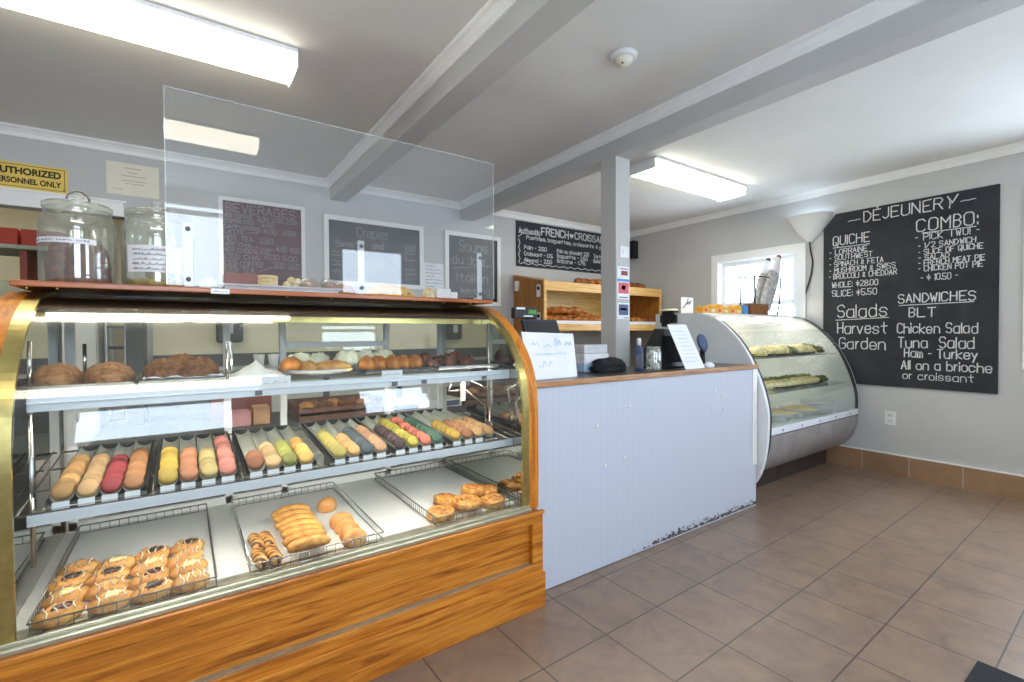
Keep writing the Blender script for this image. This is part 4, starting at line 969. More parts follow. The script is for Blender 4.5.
rnd, z = platter(4.30,1.985,.793,.63,.18,'dark oval platter of salad on the middle shelf of the refrigerated case',2)
for i in range(24):
    r_ = i//12; k = i % 12; x = 3.80+.09*k; m_ = 'green' if (r_ == 1 or k > 9) else ('creamfill' if k in (5,6,8) else 'salad')
    if r_ == 0: place(MB().lump(.058,.06,.055,140+i,.34,3,.3,16,9), 'salad_portion', m_, '%s portion, %s from the left in the front row of the middle platter' % ({'green':'leafy green','creamfill':'yellow','salad':'pale'}[m_], ORD[k]), 'salad', (x,1.93,z), 'portions in front on the middle platter')
    else: place(MB().lump(.055,.05,.062,160+i,.3,3.4,.3,16,9), 'lettuce_garnish', 'green', 'green lettuce garnish, %s from the left behind the middle platter' % ORD[k], 'lettuce', (x,2.05,z), 'lettuce along the back of the middle platter')
Z_PIE = .545
t = thing('pie_plate', 'shallow white pie dish with pale filling, nearest the white side panel in the refrigerated case', 'pie', (4.14,1.98,.4985))
MB().lathe([(0,-.046),(.06,-.046),(.05,-.03),(.05,-.004),(.12,0),(.15,.03),(.152,.032),(.118,.006),(0,.006)], 32, T=TR((4.14,1.98,Z_PIE))).build('dish', M['white'], t)
MB().lathe([(0,.007),(.115,.007),(.13,.03),(.06,.04),(0,.042)], 32, T=TR((4.14,1.98,Z_PIE))).build('filling', M['creamfill'], t)
t = thing('pie_plate', 'shallow white pie dish with golden filling, just left of the grey round tub', 'pie', (4.46,1.97,.4985))
MB().lathe([(0,-.046),(.06,-.046),(.05,-.03),(.05,-.004),(.12,0),(.15,.03),(.152,.032),(.118,.006),(0,.006)], 32, T=TR((4.46,1.97,Z_PIE))).build('dish', M['white'], t)
MB().lathe([(0,.007),(.115,.007),(.13,.03),(.06,.055),(0,.058)], 32, T=TR((4.46,1.97,Z_PIE))).build('filling', M['creamfill'], t)
t = thing('round_tub', 'grey round plastic tub with a lid, right end of the refrigerated case floor', 'tub', (4.80,1.96,.4985))
MB().lathe([(0,0),(.115,0),(.13,.10),(0,.10)], 32, T=TR((4.80,1.96,.4988))).build('tub_body', M['lightgrey'], t)
MB().lathe([(0,.1005),(.136,.1005),(.136,.115),(0,.118)], 32, T=TR((4.80,1.96,.4988))).build('lid', M['white'], t)

# on top of the refrigerated case
TT = 1.4085
for i in range(6):
    x = 3.49+.098*i
    t = thing('pasta_packet', 'yellow packet, %s from the left on the refrigerated case' % ORD[i], 'packet', (x+.04,2.31,TT), 'yellow packets on the refrigerated case')
    MB().box(x,x+.09,2.27,2.35,TT+.0003,TT+.055+.012*(i%3)).build('packet_body', M['yellowbox'], t, .008)
    MB().box(x+.015,x+.06,2.2675,2.2695,TT+.012,TT+.035).build('print', M['cream' if i % 2 else 'redprint'], t)
one(MB().box(4.105,4.175,2.27,2.33,TT,TT+.085), 'blue_carton', M['blue'], 'small bright blue carton beside the wicker basket', 'carton', (4.14,2.30,TT), bevel=.003)
t = thing('wicker_basket', 'low brown wicker basket between the blue carton and the baguette stand', 'basket', (4.37,2.29,TT))
MB().box(4.19,4.50,2.255,2.263,TT,TT+.09).box(4.19,4.50,2.317,2.325,TT,TT+.09).box(4.19,4.198,2.263,2.317,TT,TT+.09).box(4.492,4.50,2.263,2.317,TT,TT+.09).box(4.198,4.492,2.263,2.317,TT,TT+.006).build('basket_body', M['basketweave'], t, .002)
MB().tube([(4.19,2.26,TT+.092),(4.50,2.26,TT+.092),(4.50,2.32,TT+.092),(4.19,2.32,TT+.092),(4.19,2.26,TT+.092)], .007, 8).build('rim', M['basketweave'], t)
t = thing('wire_stand', 'black wire baguette stand on the refrigerated case, in front of the window', 'stand', (4.6,2.39,TT))
mb = MB(); zt = TT+.37
for x, y in ((4.40,2.335),(4.90,2.335),(4.90,2.475),(4.40,2.475)): mb.tube([(x+(.035 if x < 4.6 else -.07),y,TT+.005),(x+(.01 if x < 4.6 else -.03),y,TT+.12),(x,y,zt)], .008, 6)
mb.tube([(4.40,2.335,zt),(4.90,2.335,zt),(4.90,2.475,zt),(4.40,2.475,zt),(4.40,2.335,zt)], .006, 6)
mb.tube([(4.435,2.335,TT+.006),(4.83,2.335,TT+.006),(4.83,2.475,TT+.006),(4.435,2.475,TT+.006),(4.435,2.335,TT+.006)], .006, 6)
mb.build('wire_frame', M['gasket'], t)
for i, (x0, x1, y, top, lab) in enumerate([(4.66,4.87,2.44,2.0,'left baguette in a grey paper bag, leaning in the wire stand'),(4.60,4.885,2.345,2.02,'right baguette in a grey paper bag, taller and tipped with red')]):
    t = thing('bagged_baguette', lab, 'baguette', (x0, y, TT+.012), 'bagged baguettes')
    a = Vector((x0, y, TT+.07)); L_ = Vector((x1, y, top-.03))-a; Q = Matrix.Translation((0,y,0))@Matrix.Diagonal((1,.5,1,1))@Matrix.Translation((0,-y,0))
    MB().tube([a+L_*k for k in (0,.03,.3,.66)], [.065,.085,.09,.085], 16, T=Q).build('printed_bag', M['baguettebag'], t)
    MB().tube([a+L_*k for k in (.661,.8,.97)], [.078,.064,.042], 16, T=Q).build('bag_top', M['paper'], t)
    MB().lump(.026,.022,.045,170+i,.1,2,.5,14,9,T=TR(tuple(a+L_*.965))).build('tip', M['redbrown' if i else 'greyplastic'], t)
# black clamp and sketch card at the rear corner of the case
t = thing('desk_clip', 'black clip holding white tissue on the top edge of the case side panel', 'clip', (3.40,2.52,1.40))
MB().box(3.360,3.386,2.44,2.60,1.33,1.40).box(3.355,3.43,2.46,2.58,1.4185,1.432).box(3.340,3.360,2.49,2.57,1.30,1.36).box(3.355,3.386,2.46,2.58,1.40,1.4185).build('clip_body', M['black'], t, .006)
MB().lump(.05,.09,.02,175,.3,3,.3,T=TR((3.42,2.55,1.4322))).build('tissue', M['meringue'], t)
t = thing('sketch_card', 'white card with a black plant sketch standing at the rear of the case', 'card', (3.71,2.58,TT))
MB().box(3.625,3.80,2.575,2.58,TT+.0003,TT+.155).build('card', M['paper'], t)
q = MB()
for pts in ([(.05,.085),(.08,.11),(.095,.14)],[(.08,.11),(.12,.115),(.14,.125)],[(.07,.10),(.09,.095),(.13,.105)],[(.02,.06),(.05,.085)]):
    ribbon(q, [Vector((x,y,0)) for x, y in pts], Vector((3.63,2.5745,TT)), Vector((1,0,0)), Vector((0,0,1)), Vector((0,-1,0)), .009)
q.build('sketch', M['darkink'], t)

# ------------------------------------------------------------------ wooden bread rack on the back wall
br = thing('bread_rack', 'pale pine bread rack with a brown side, on the back wall behind the post', 'bread rack', (4.05, 4.12, 1.265))
RX0, RX1, RY0 = 3.09, 5.0, 3.84
MB().prism([(RY0+.02,1.265),(4.395,1.265),(4.395,1.905),(RY0+.02,1.80)], RX0, RX0+.022).build('side_board', M['rackside'], br, .002)
MB().prism([(RY0,1.8012),(4.395,1.9062),(4.395,1.918),(RY0,1.813)], RX0-.002, RX0+.026).build('side_cap', M['pine'], br)
MB().box(RX1-.022, RX1, RY0+.02, 4.395, 1.265, 1.80).build('side_board', M['rackside'], br, .002)
MB().box(RX0+.022, RX1-.022, 4.375, 4.395, 1.265, 1.80).build('back_board', M['pineback'], br)
MB().box(RX0+.022, RX1-.022, RY0+.02, 4.374, 1.775, 1.79).build('top_shelf', M['pine'], br)
MB().box(RX0+.022, RX1-.022, RY0+.02, 4.374, 1.335, 1.35).build('lower_shelf', M['pine'], br)
MB().box(RX0-.002, RX1+.002, RY0, RY0+.02, 1.70, 1.80).build('front_rail', M['pine'], br, .003)
MB().box(RX0-.002, RX1+.002, RY0, RY0+.02, 1.275, 1.342).build('front_rail', M['pine'], br, .003)
MB().box(RX0-.002, RX0+.035, RY0, RY0+.02, 1.338, 1.70).build('stile', M['pine'], br, .003)
MB().box(RX1-.035, RX1+.002, RY0, RY0+.02, 1.338, 1.70).build('stile', M['pine'], br, .003)
for z0, z1 in ((1.635,1.765),(1.335,1.47)):
    tg = MB().box(RX0-.004, RX0-.0005, 3.905, 3.965, z0, z1).build('price_tag', M['paper'], br)
    MB().lathe([(.022,0),(.02,.003),(0,.004)], 14, T=TR((RX0-.0042,3.935,z1-.038),(0,-PI/2,0))).build('tag_dot', M['darkink'], tg)
MB().lathe([(0,0),(.03,0),(.03,.11),(0,.11)], 12, T=TR((3.07,4.30,1.72))).build('towel_cap', M['cream'], br)
def croissant(seed, L=.075, R=.030):
    pts = []; rr = []
    for k in range(21):
        a = (k/20-.5)*2.0; pts.append((L*math.sin(a), L*.75*(math.cos(a)-.75), R*.95)); q = 1-abs(k/20-.5)*2
        rr.append(R*(.22+.78*q**.7)*(1+.10*math.sin(k*2.2+seed)))
    return MB().tube(pts, rr, 14)
for x0, x1, lab in ((3.13,3.60,'white bakery tray of croissants at the left of the rack'),(3.605,4.20,'white bakery tray of croissants in the middle of the rack'),(4.35,4.95,'white bakery tray of dark croissants at the right of the rack')):
    one(MB().box(x0,x1,3.862,4.30,1.3503,1.356).box(x0,x1,3.862,3.868,1.356,1.385).box(x0,x0+.006,3.868,4.30,1.356,1.385).box(x1-.006,x1,3.868,4.30,1.356,1.385), 'bakery_tray', M['paper'], lab, 'tray', ((x0+x1)/2,4.08,1.3503), 'white trays in the bread rack', .001)
pc = {}
def put_croissant(x, y, z, label, grp, dark=False, rz=0, rx=0, s_=1.6):
    k = 'darkcroissant' if dark else 'croissant'
    if k not in pc:
        pc[k] = one(croissant(1 if dark else 4), 'croissant', M[k], label, 'croissant', (0,0,0), grp); o = pc[k]; o.location = (x,y,z); o.rotation_euler = (rx,0,rz); o.scale = (s_,s_,s_)
    else: dup(pc[k], (x,y,z), label=label, group=grp, rot=(rx,0,rz), scale=(s_,s_,s_))
z = 1.3565; rnd = random.Random(8)
for i in range(10):
    x = 3.20+.112*i
    if not 3.56 < x < 3.66: put_croissant(x, 3.96+.02*(i%2), z, 'croissant in the bottom layer of the rack, %s from the left' % ORD[i], 'bottom layer croissants in the rack', i in (3,9), rnd.uniform(-.6,.6))
for i in range(7):
    put_croissant(3.25+.11*i, 4.10, z+.045, 'croissant behind the bottom layer in the rack, %s from the left' % ORD[i], 'croissants behind the bottom layer', i in (2,), rnd.uniform(-.6,.6), .3)
for i in range(4):
    put_croissant(3.36+.105*i, 4.02, z+.10, 'croissant topping the left heap in the rack, %s from the left' % ORD[i], 'croissants topping the left heap', i == 2, rnd.uniform(-.8,.8), rnd.uniform(-.3,.3))
for i in range(5):
    put_croissant(4.42+.115*i, 3.96+.02*(i%2), z, 'dark croissant right of the post in the rack, %s from the left' % ORD[i], 'dark croissants right of the post', i != 2, rnd.uniform(-.6,.6))
for i, (x, d_) in enumerate([(3.75,True),(3.86,True),(3.98,False),(4.07,False),(4.62,True),(4.73,True)]):
    put_croissant(x, 4.0, 1.7905, 'loose croissant on top of the rack, %s from the left' % ORD[i], 'croissants on top of the rack', d_, rnd.uniform(-.6,.6))
# ------------------------------------------------------------------ chalkboards and signs
RW = dict(R=(0,-1,0), U=(0,0,1), N=(-1,0,0)); BW_ = dict(R=(1,0,0), U=(0,0,1), N=(0,-1,0))
cb = thing('menu_chalkboard', 'large black chalkboard listing quiche, combo, salads and sandwiches on the right wall', 'chalkboard', (XR, 1.42, .77))
MB().prism([(2.008,.772),(2.008,2.225),(1.905,2.352),(.822,2.352),(.822,.772)], XR-.013, XR-.001).build('board', M['slate'], cb)
LINES = [('~',1.805,2.245,.095,.031),('D\u00c9JEUNER',1.682,2.235,.535,.091),('!',1.10,2.232,.03,.075),('~',1.036,2.256,.085,.026),
('QUICHE',1.927,2.055,.288,.085),('- LORRAINE',1.956,1.972,.298,.046),('- SOUTHWEST',1.956,1.917,.337,.046),('- SPINACH & FETA',1.956,1.858,.418,.046),('- MUSHROOM & SWISS',1.955,1.799,.502,.046),('- BROCCOLI & CHEDDAR',1.959,1.742,.516,.048),('WHOLE: $28.00',1.934,1.662,.358,.05),('SLICE: $5.50',1.933,1.58,.349,.055),
('COMBO:',1.309,2.075,.368,.10),('- PICK TWO! -',1.318,2.003,.387,.054),('- 1/2 SANDWICH',1.297,1.937,.347,.042),('- SLICE OF QUICHE',1.296,1.884,.385,.042),('- SALAD',1.296,1.842,.193,.034),('- FRENCH MEAT PIE',1.296,1.793,.396,.042),('- CHICKEN POT PIE',1.295,1.745,.385,.044),('- $ 10.50 -',1.278,1.667,.223,.05),
('SANDWICHES',1.43,1.491,.482,.072),('BLT',1.355,1.369,.171,.075),('Chicken Salad',1.434,1.234,.498,.08),('Tuna  Salad',1.427,1.113,.472,.085),('Ham - Turkey',1.385,1.03,.449,.072),('All on a brioche',1.404,.929,.548,.072),('or croissant',1.395,.847,.442,.06),
('Salads',1.887,1.382,.378,.112),('Harvest',1.886,1.233,.378,.098),('Garden',1.871,1.092,.351,.098)]
q = MB()
for k, (t_, y, z, w_, h_) in enumerate(LINES): stroke(q, t_, (XR-.0138, y, z), width=w_, cap=h_, w=.0082 if h_ > .06 else .0058, seed=k, **RW)
for (y0, z0, y1, z1) in ((1.927,2.036,1.639,2.032),(1.275,2.062,.951,2.058),(1.423,1.470,.957,1.477),(1.901,1.357,1.497,1.371),(1.16,2.225,1.02,2.243)):
    if y0 != 1.16: ribbon(q, [Vector((0,0,0)), Vector((y0-y1, z1-z0, 0))], Vector((XR-.0138,y0,z0)), Vector((0,-1,0)), Vector((0,0,1)), Vector((-1,0,0)), .006)
ribbon(q, [Vector((0,.085,0)),Vector((.03,.03,0)),Vector((.062,.09,0))], Vector((XR-.0138,1.118,2.24)), Vector((0,-1,0)), Vector((0,0,1)), Vector((-1,0,0)), .009)
q.build('chalk_lettering', M['chalk'], cb)

def framed(name, label, x0, x1, z0, z1, face, fr=.034):
    t = thing(name, label, 'chalkboard', ((x0+x1)/2, YB, (z0+z1)/2))
    if fr:
        MB().box(x0,x0+fr,YB-.026,YB-.001,z0,z1).box(x1-fr,x1,YB-.026,YB-.001,z0,z1).box(x0+fr,x1-fr,YB-.026,YB-.001,z1-fr,z1).box(x0+fr,x1-fr,YB-.026,YB-.001,z0,z0+fr).build('frame', M['trim'], t, .002)
    MB().box(x0+fr,x1-fr,YB-.016,YB-.001,z0+fr,z1-fr).build('board', M[face], t)
    return t
YC = YB-.0168
t = framed('drinks_chalkboard', 'maroon chalkboard in a white frame listing beverages, above the case', .244, .880, 1.60, 2.348, 'maroon', .03)
q = MB(); qd = MB()
DR = [('BEVERAGES',.30,2.235,.50,.066,0),('HOT COFFEE',.281,2.190,.20,.029,0),('2.00 2.25 2.50',.515,2.186,.30,.034,0),('ESPRESSO',.281,2.147,.21,.029,0),('3.00',.54,2.140,.1,.034,0),('CAPPUCCINO',.281,2.104,.25,.026,0),('4.00  4.50',.56,2.086,.24,.04,0),('LATTE',.28,2.062,.14,.029,0),('HOT TEA  2.50',.279,2.006,.35,.04,0),('HOT CHAI',.276,1.960,.19,.029,0),('HOT CHOCOLATE',.278,1.915,.33,.032,0),('4.00 4.50',.655,1.948,.175,.04,0),('ICED CHAI',.277,1.860,.25,.038,0),('4.00 5.00',.565,1.874,.25,.04,0),('ICED COFFEE',.277,1.806,.28,.038,0),('3.00 3.50',.63,1.808,.2,.045,0),('ICED TEA',.277,1.755,.21,.038,0)]
for k, (t_, x, z, w_, h_, _) in enumerate(DR): stroke(q, t_, (x, YC, z), width=w_, cap=h_, w=.0085 if h_ > .05 else .0065, seed=k, **BW_)
for a, b in (((.48,1.968),(.64,1.955)),((.52,1.765),(.62,1.81)),((.43,2.07),(.53,2.095)),((.53,2.095),(.5,2.07))): ribbon(q, [Vector((a[0],a[1],0)), Vector((b[0],b[1],0))], Vector((0,YC,0)), Vector((1,0,0)), Vector((0,0,1)), Vector((0,-1,0)), .006)
q.build('chalk_lettering', M['chalkdim'], t)
t = framed('crepes_chalkboard', 'grey chalkboard in a white frame headed Crepes, middle of the back wall', 1.035, 1.985, 1.69, 2.315, 'slategrey', .042)
q = MB()
stroke(q, 'Crepes', (1.33,YC,2.15), width=.29, cap=.085, w=.0085, seed=1, **BW_); stroke(q, 'Sweet', (1.14,YC,2.04), width=.2, cap=.06, w=.0085, seed=2, **BW_); stroke(q, 'and', (1.47,YC,2.05), width=.1, cap=.06, w=.007, seed=3, **BW_); stroke(q, '4.50', (1.79,YC,2.06), width=.11, cap=.05, w=.007, seed=4, **BW_)
for k, z in enumerate((1.985,1.955,1.905,1.872,1.815)): squiggle(q, (1.108,YC,z), (1,0,0), (0,0,1), (0,-1,0), .235, .022, .0065, k+5)
for k, z in enumerate((2.03,1.968,1.872,1.83)): squiggle(q, (1.785,YC,z), (1,0,0), (0,0,1), (0,-1,0), .13, .018, .006, k+15)
q.build('chalk_lettering', M['chalkdim'], t)
t = framed('soup_chalkboard', 'black chalkboard in a white frame headed Soupe du Jour, right of the crepes board', 2.222, 2.905, 1.55, 2.315, 'slategrey', .044)
q = MB()
stroke(q, 'Soupe', (2.39,YC,2.12), width=.34, cap=.11, w=.0095, seed=1, **BW_); stroke(q, 'du Jour', (2.31,YC,1.985), width=.41, cap=.09, w=.009, seed=2, **BW_); stroke(q, 'Italian', (2.36,YC,1.80), width=.38, cap=.09, w=.009, seed=3, **BW_); stroke(q, 'Wedding', (2.40,YC,1.67), width=.36, cap=.07, w=.008, seed=4, **BW_)
ribbon(q, [Vector((2.306,1.93,0)), Vector((2.765,1.985,0))], Vector((0,YC,0)), Vector((1,0,0)), Vector((0,0,1)), Vector((0,-1,0)), .008)
q.build('chalk_lettering', M['chalkdim'], t)
MB().box(2.80, 2.806, YB-.0175, YB-.0165, 1.594, 2.271).build('chalk_margin', M['chalkdim'], t)
MB().box(2.808, 2.86, YB-.0175, YB-.0165, 1.594, 2.271).build('dark_strip', M['black'], t)
t = framed('pastry_chalkboard', 'unframed black chalkboard headed FRENCH, above the bread rack', 3.13, 4.72, 2.02, 2.535, 'slate', 0)
YC2 = YB-.0168; q = MB()
for k, (t_, x, z, w_, h_, b_) in enumerate([('Authentic',3.165,2.40,.30,.058,.012),('FRENCH',3.49,2.412,.42,.085,.016),('CROISSANTS',4.02,2.418,.64,.078,.013),('Pastries, baguettes, croissants & pies',3.27,2.338,1.30,.042,.0085),('Pain - 2.50',3.235,2.222,.33,.042,.009),('Croissant - 1.75',3.235,2.15,.42,.042,.009),('Almond - 2.50',3.235,2.078,.41,.042,.009),('Pain au chocolat 2.25',3.73,2.225,.53,.042,.009),('Baguette - 2.50',3.73,2.165,.50,.042,.009),('Brioche - 1.75',3.73,2.105,.46,.042,.009),('Tarte 4.00',4.34,2.215,.30,.042,.009),('Quiche 5.50',4.34,2.155,.30,.042,.009)]):
    stroke(q, t_, (x, YC2, z), width=w_, cap=h_, w=b_, seed=k, **BW_)
hv = [(0,-.03),(-.034,.01),(-.03,.028),(-.012,.03),(0,.016),(.012,.03),(.03,.028),(.034,.01)]
q.add([(3.965+x, YC2-.0006, 2.445+z) for x, z in hv]+[(3.965+x, YC2+.0004, 2.445+z) for x, z in hv], [tuple(range(8))[::-1], tuple(range(8,16))]+[(i,(i+1)%8,8+(i+1)%8,8+i) for i in range(8)])
wv = [Vector((3.17+.06*k, 2.045+(.018 if k % 2 else 0), 0)) for k in range(26)]; ribbon(q, wv, Vector((0,YC2,0)), Vector((1,0,0)), Vector((0,0,1)), Vector((0,-1,0)), .007)
wv = [Vector((3.155+(.02 if k % 2 else 0), 2.06+.045*k, 0)) for k in range(7)]; ribbon(q, wv, Vector((0,YC2,0)), Vector((1,0,0)), Vector((0,0,1)), Vector((0,-1,0)), .008)
ribbon(q, [Vector((3.155,2.355,0)),Vector((3.21,2.395,0)),Vector((3.40,2.405,0))], Vector((0,YC2,0)), Vector((1,0,0)), Vector((0,0,1)), Vector((0,-1,0)), .009)
q.build('chalk_lettering', M['chalk'], t)

# authorised personnel sign
t = thing('warning_sign', 'yellow sign reading AUTHORIZED PERSONNEL ONLY above the kitchen opening', 'sign', (-.84, YB, 2.30))
MB().box(-1.025,-.628,YB-.006,YB-.001,2.216,2.386).build('sign_plate', M['yellow'], t, .002)
mb = MB(); a0, a1, c0, c1 = -1.01, -.643, 2.229, 2.373
mb.box(a0,a1,YB-.0068,YB-.0058,c1-.003,c1).box(a0,a1,YB-.0068,YB-.0058,c0,c0+.003).box(a0,a0+.003,YB-.0068,YB-.0058,c0,c1).box(a1-.003,a1,YB-.0068,YB-.0058,c0,c1).build('border_line', M['darkink'], t)
typeset('AUTHORIZED', 'lettering', M['darkink'], t, (-.989, YB-.0068, 2.309), .326, .046, (PI/2,0,0), .035)
typeset('PERSONNEL ONLY', 'lettering', M['darkink'], t, (-.982, YB-.0068, 2.250), .320, .038, (PI/2,0,0), .03)
MB().lathe([(.006,0),(.005,.002),(0,.0025)], 12, T=TR((-.648,YB-.006,2.240),(PI/2,0,0))).build('corner_screw', M['redbrown'], t)
t = thing('certificate', 'cream paper certificate on the wall above the second jar', 'certificate', (-.28, YB, 2.38))
MB().box(-.428,-.128,YB-.003,YB-.001,2.262,2.492).build('sheet', M['cream'], t)
q = MB()
for k, (x, z, w_) in enumerate([(-.33,2.455,.1),(-.31,2.425,.06),(-.345,2.40,.14),(-.345,2.365,.14),(-.32,2.345,.1),(-.40,2.30,.06)]): squiggle(q, (x, YB-.0034, z), (1,0,0), (0,0,1), (0,-1,0), w_, .006, .002, k)
q.build('print', M['ink'], t)
t = thing('wall_notice', 'white printed notice between the crepes and soup chalkboards', 'notice', (2.11, YB, 1.8))
MB().box(1.992,2.215,YB-.003,YB-.001,1.62,1.965).build('sheet', M['paper'], t)
q = MB()
for k in range(9): squiggle(q, (2.01, YB-.0034, 1.93-.034*k), (1,0,0), (0,0,1), (0,-1,0), .18 if k % 3 else .1, .012, .004, k)
q.build('print', M['ink'], t)
# stickers and switch on the post
def sticker(z0, z1, m_, label, name='sticker', y=2.2315, parts=()):
    t = thing(name, label, 'sticker' if name == 'sticker' else 'switch', (2.49, 2.232, z0), None)
    MB().box(2.432,2.55,2.2300,2.2315,z0,z1).build('backing', M[m_], t)
    for (x0, x1, a, b, mm, nm) in parts: MB().box(x0,x1,2.2290,2.2298,a,b).build(nm, M[mm], t)
t = thing('light_switch', 'white light switch plate high on the square post', 'switch', (2.49,2.232,1.80))
MB().box(2.455,2.545,2.226,2.2315,1.765,1.845).build('switch_plate', M['white'], t, .002)
MB().box(2.488,2.512,2.222,2.2258,1.79,1.82).build('rocker', M['trim'], t, .001)
sticker(1.602,1.705,'paper','white sticker with a brown picture over a blue band, uppermost on the post', parts=((2.47,2.535,1.645,1.675,'redbrown','picture'),(2.46,2.54,1.686,1.692,'ink','print'),(2.432,2.55,1.603,1.619,'blue','blue_band')))
sticker(1.482,1.598,'paper','red and white sticker below the blue banded one on the post', parts=((2.442,2.545,1.52,1.594,'redprint','red_field'),(2.475,2.51,1.545,1.575,'paper','white_emblem'),(2.45,2.54,1.49,1.497,'ink','print')))
sticker(1.345,1.455,'paper','navy blue printed sticker lowest on the post', parts=((2.445,2.54,1.372,1.445,'navyprint','navy_field'),(2.46,2.525,1.405,1.420,'softblue','pale_wave'),(2.50,2.545,1.351,1.356,'ink','print')))
# speaker
t = thing('wall_speaker', 'small black speaker high in the right back corner, half hidden by the post', 'speaker', (5.0, 4.3, 2.36))
MB().box(4.955,5.049,4.255,4.36,2.25,2.485).build('cabinet', M['black'], t, .006)
MB().box(4.949,4.9545,4.262,4.353,2.26,2.475).build('grille', M['matblack'], t)
# wall uplighter
t = thing('wall_uplighter', 'white cone shaped wall uplighter left of the menu chalkboard', 'wall light', (XR, 2.13, 2.28))
H_ = [(.012,-.16),(.03,-.15),(.105,-.075),(.108,-.07),(.20,.095),(.205,.10),(.19,.10),(.1,-.06),(.012,-.14)]
vs = []; fs = []; n = 20; m_ = len(H_)
for k in range(n+1):
    a = PI/2+PI*k/n; vs += [(XR-.002+r*math.cos(a)*.8, 2.13+r*math.sin(a), 2.28+z) for r, z in H_]
for k in range(n):
    for i in range(m_): fs.append((k*m_+i, (k+1)*m_+i, (k+1)*m_+(i+1)%m_, k*m_+(i+1)%m_))
fs += [tuple(range(m_)), tuple(n*m_+i for i in range(m_))[::-1]]
MB().add(vs, fs, 0, True).build('shade', M['white'], t)
MB().lathe([(0,0),(.03,0),(.035,.03),(.02,.06),(0,.065)], 16, T=TR((XR-.075,2.13,2.27))).build('bulb', emit('cool_bulb', (.72,.86,1), 14), t)
MB().tube(catmull([(XR-.02,2.128,2.125),(XR-.010,2.122,2.03),(XR-.008,2.105,1.93),(XR-.008,2.12,1.80),(XR-.008,2.165,1.64),(XR-.008,2.19,1.52),(XR-.008,2.18,1.30),(XR-.008,2.2,.3)],5), .007, 8).build('power_cord', M['black'], t)
# outlet, mat
t = thing('wall_outlet', 'white wall outlet plate low on the wall under the menu chalkboard', 'outlet', (XR,1.48,.49))
MB().box(XR-.006,XR-.001,1.442,1.522,.435,.553).build('plate', M['white'], t, .002)
for z in (.468,.52): MB().box(XR-.008,XR-.0062,1.463,1.501,z-.014,z+.014).build('socket', M['lightgrey'], t, .002)
one(MB().box(1.45,2.437,-.55,.443,.0005,.012), 'floor_mat', M['matblack'], 'black doormat at the bottom right corner of the photo', 'mat', (1.95,0,.0005), bevel=.004)

# ------------------------------------------------------------------ kitchen side, behind the case
t = thing('work_table', 'dark work table behind the display case', 'table', (.5, 3.0, 0))
MB().box(-.35,1.42,2.72,3.28,.735,.765).build('table_top', M['greypanel'], t, .003)
for x in (-.31,1.38):
    for y in (2.76,3.24): MB().box(x-.02,x+.02,y-.02,y+.02,0,.7345).build('leg', M['steel'], t)
MB().box(-.31,1.38,2.76,3.24,.2,.22).build('under_shelf', M['steel'], t)
WT = .7655
one(MB().box(.19,.295,2.86,2.98,WT,WT+.075), 'pink_box', M['pink'], 'small pink box behind the third macaron tray', 'box', (.24,2.92,WT), bevel=.003)
one(MB().box(.305,.385,2.86,2.98,WT,WT+.095), 'tan_box', M['tan'], 'small tan box beside the pink one behind the macarons', 'box', (.34,2.92,WT), bevel=.003)
one(MB().box(.12,.42,3.05,3.18,WT,WT+.19), 'dark_red_box', M['redbrown'], 'dark red carton behind the pink and tan boxes', 'box', (.27,3.1,WT), bevel=.003)
for k in range(2):
    one(MB().box(.52,1.02,2.80,3.15,WT+.045*k,WT+.006+.045*k).box(.52,1.02,2.80,2.806,WT+.006+.045*k,WT+.03+.045*k).box(.52,.526,2.806,3.15,WT+.006+.045*k,WT+.044+.045*k).box(1.014,1.02,2.806,3.15,WT+.006+.045*k,WT+.044+.045*k).box(.526,1.014,3.144,3.15,WT+.006+.045*k,WT+.044+.045*k), 'sheet_tray', M['choc'], ['lower','upper'][k]+' brown edged sheet tray stacked behind the macarons', 'tray', (.77,2.98,WT+.045*k), 'stacked sheet trays')
for k in range(8): place(MB().lump(.045,.05,.045,200+k,.15,2,.45,16,9), 'resting_roll', 'brownbread' if k % 3 else 'bread', 'baked roll on the upper sheet tray behind the macarons, %s from the left' % ORD[k], 'bread roll', (.575+.055*k,2.90+.06*(k%2),WT+.0515), 'rolls on the stacked sheet tray')
t = thing('paper_stack', 'stack of white papers with a blue label behind the fifth macaron tray', 'papers', (1.2,2.95,WT))
MB().box(1.04,1.36,2.80,3.10,WT,WT+.05).build('sheets', M['paper'], t); MB().box(1.06,1.22,2.797,2.7995,WT+.008,WT+.042).build('blue_label', M['navyprint'], t)
# back counter
t = thing('back_counter', 'white back counter under the drinks board, seen through the display case', 'counter', (1.3, 4.1, 0))
MB().box(-.18,3.0,3.85,4.395,.955,1.0).build('worktop', M['lightgrey'], t, .003)
MB().box(-.18,3.0,3.90,4.395,.0,.9545).build('base_units', M['greypanel'], t)
MB().box(-.18,3.0,4.375,4.395,1.0005,1.10).build('splashback', M['greypanel'], t)
for x in (.35,.95,1.55,2.15): MB().box(x,x+.55,3.885,3.899,.12,.92).build('cabinet_door', M['fridge'], t, .003)
t = thing('towel_dispenser', 'dark grey paper towel dispenser on the back wall, seen through the case', 'dispenser', (.30, YB, 1.27))
MB().box(.215,.395,4.27,4.398,1.19,1.37).build('dispenser_body', M['greypanel'], t, .02)
MB().box(.275,.325,4.262,4.2695,1.26,1.34).build('window_strip', M['lightgrey'], t, .003)
for i in range(2): one(MB().lathe([(0,0),(.03,0),(.04,.10),(.037,.10),(.028,.004),(0,.004)], 20, T=TR((.475+.1*i,4.05,1.0005))), 'white_mug', M['white'], 'white cup on the back counter, %s of two by the rear door frame' % ['left','right'][i], 'cup', (.475+.1*i,4.05,1.0005), 'white cups on the back counter')
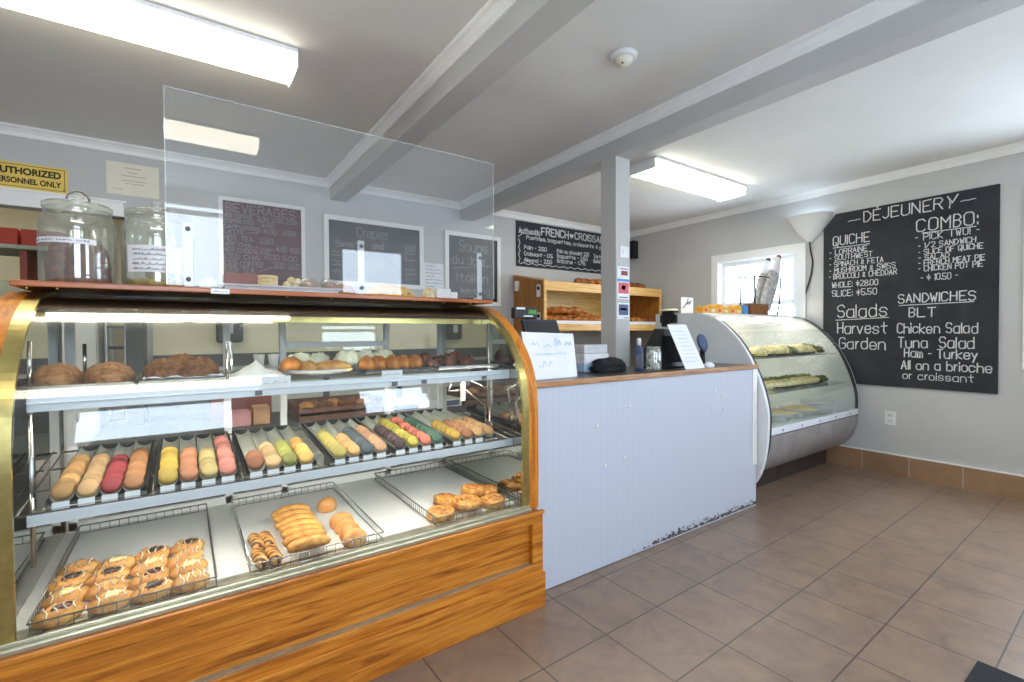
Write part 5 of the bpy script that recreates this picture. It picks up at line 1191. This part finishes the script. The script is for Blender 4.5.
for i in range(3): one(MB().lathe([(0,0),(.035,0),(.046,.30),(.04,.30),(.03,.01),(0,.01)], 20, T=TR((2.02+.12*i,4.02,1.0005))), 'cup_stack', M['white'], 'tall stack of white paper cups, %s of the three on the back counter' % ['left','middle','right'][i], 'cups', (2.02+.12*i,4.02,1.0005), 'stacks of paper cups')
t = thing('storage_fridge', 'low white two door fridge behind the left end of the display case', 'fridge', (-.62,3.95,0))
MB().box(-.92,-.42,3.78,4.28,0.02,1.36).build('cabinet', M['fridge'], t, .006)
MB().box(-.915,-.672,3.755,3.7795,.05,1.33).build('door', M['fridge'], t, .006); MB().box(-.668,-.425,3.755,3.7795,.05,1.33).build('door', M['fridge'], t, .006)
MB().box(-.70,-.685,3.74,3.7545,.8,1.1).build('handle', M['steel'], t, .002); MB().box(-.655,-.64,3.74,3.7545,.8,1.1).build('handle', M['steel'], t, .002)
t = thing('wire_shelving', 'small dark shelf unit beside the white fridge', 'shelf unit', (-.36,4.1,0))
for z in (.3,.7,1.02,1.16,1.30): MB().box(-.405,-.30,3.95,4.25,z,z+.015).build('shelf', M['greyplastic'], t)
for x in (-.40,-.305):
    for y in (3.955,4.245): MB().box(x-.006,x+.006,y-.006,y+.006,0,1.38).build('post', M['steel'], t)
one(MB().box(-.285,-.20,3.70,4.10,0.0,1.38), 'metal_locker', M['greypanel'], 'tall dark grey metal cabinet beside the shelf unit', 'cabinet', (-.24,3.9,0), bevel=.004)
# through the kitchen opening
t = thing('wall_shelf', 'sloping grey green shelf panel seen through the kitchen opening', 'shelf', (-1.1,5.0,1.8))
MB().box(-1.45,-.55,5.0,5.5,1.90,1.93,T=None).build('shelf_board', M['greygreen'], t, .003)
MB().box(-1.0,-.96,5.05,5.5,1.66,1.8995).build('bracket', M['redbrown'], t)
for i in range(3): one(MB().box(-1.12+.13*i,-1.01+.13*i,5.05,5.3,1.9305,2.06), 'red_carton', M['red'], 'red carton on the shelf through the kitchen opening, %s from the left' % ORD[i], 'carton', (-1.06+.13*i,5.2,1.9305), 'red cartons on the kitchen shelf', .003)
t = thing('kitchen_cabinet', 'tall grey green cabinet at the back of the kitchen', 'cabinet', (-1.2,6.2,0))
MB().box(-1.9,-.95,6.0,6.48,0,1.75).build('cabinet_body', M['greygreen'], t, .004); MB().box(-1.88,-1.44,5.98,5.9995,.05,1.7).build('door', M['greygreen'], t, .003); MB().box(-1.42,-.97,5.98,5.9995,.05,1.7).build('door', M['greygreen'], t, .003)

# ------------------------------------------------------------------ view
vs_ = SC.view_settings; vs_.view_transform = 'Standard'; vs_.look = 'None'; vs_.gamma = 1; vs_.use_curve_mapping = False; vs_.exposure = .95
SC.display_settings.display_device = 'sRGB'
cy = SC.cycles; cy.max_bounces = 10; cy.diffuse_bounces = 5; cy.glossy_bounces = 5; cy.transparent_max_bounces = 24; cy.transmission_bounces = 4; cy.sample_clamp_indirect = 6; cy.caustics_reflective = False; cy.caustics_refractive = False
cy.use_denoising = True; cy.denoiser = 'OPENIMAGEDENOISE'
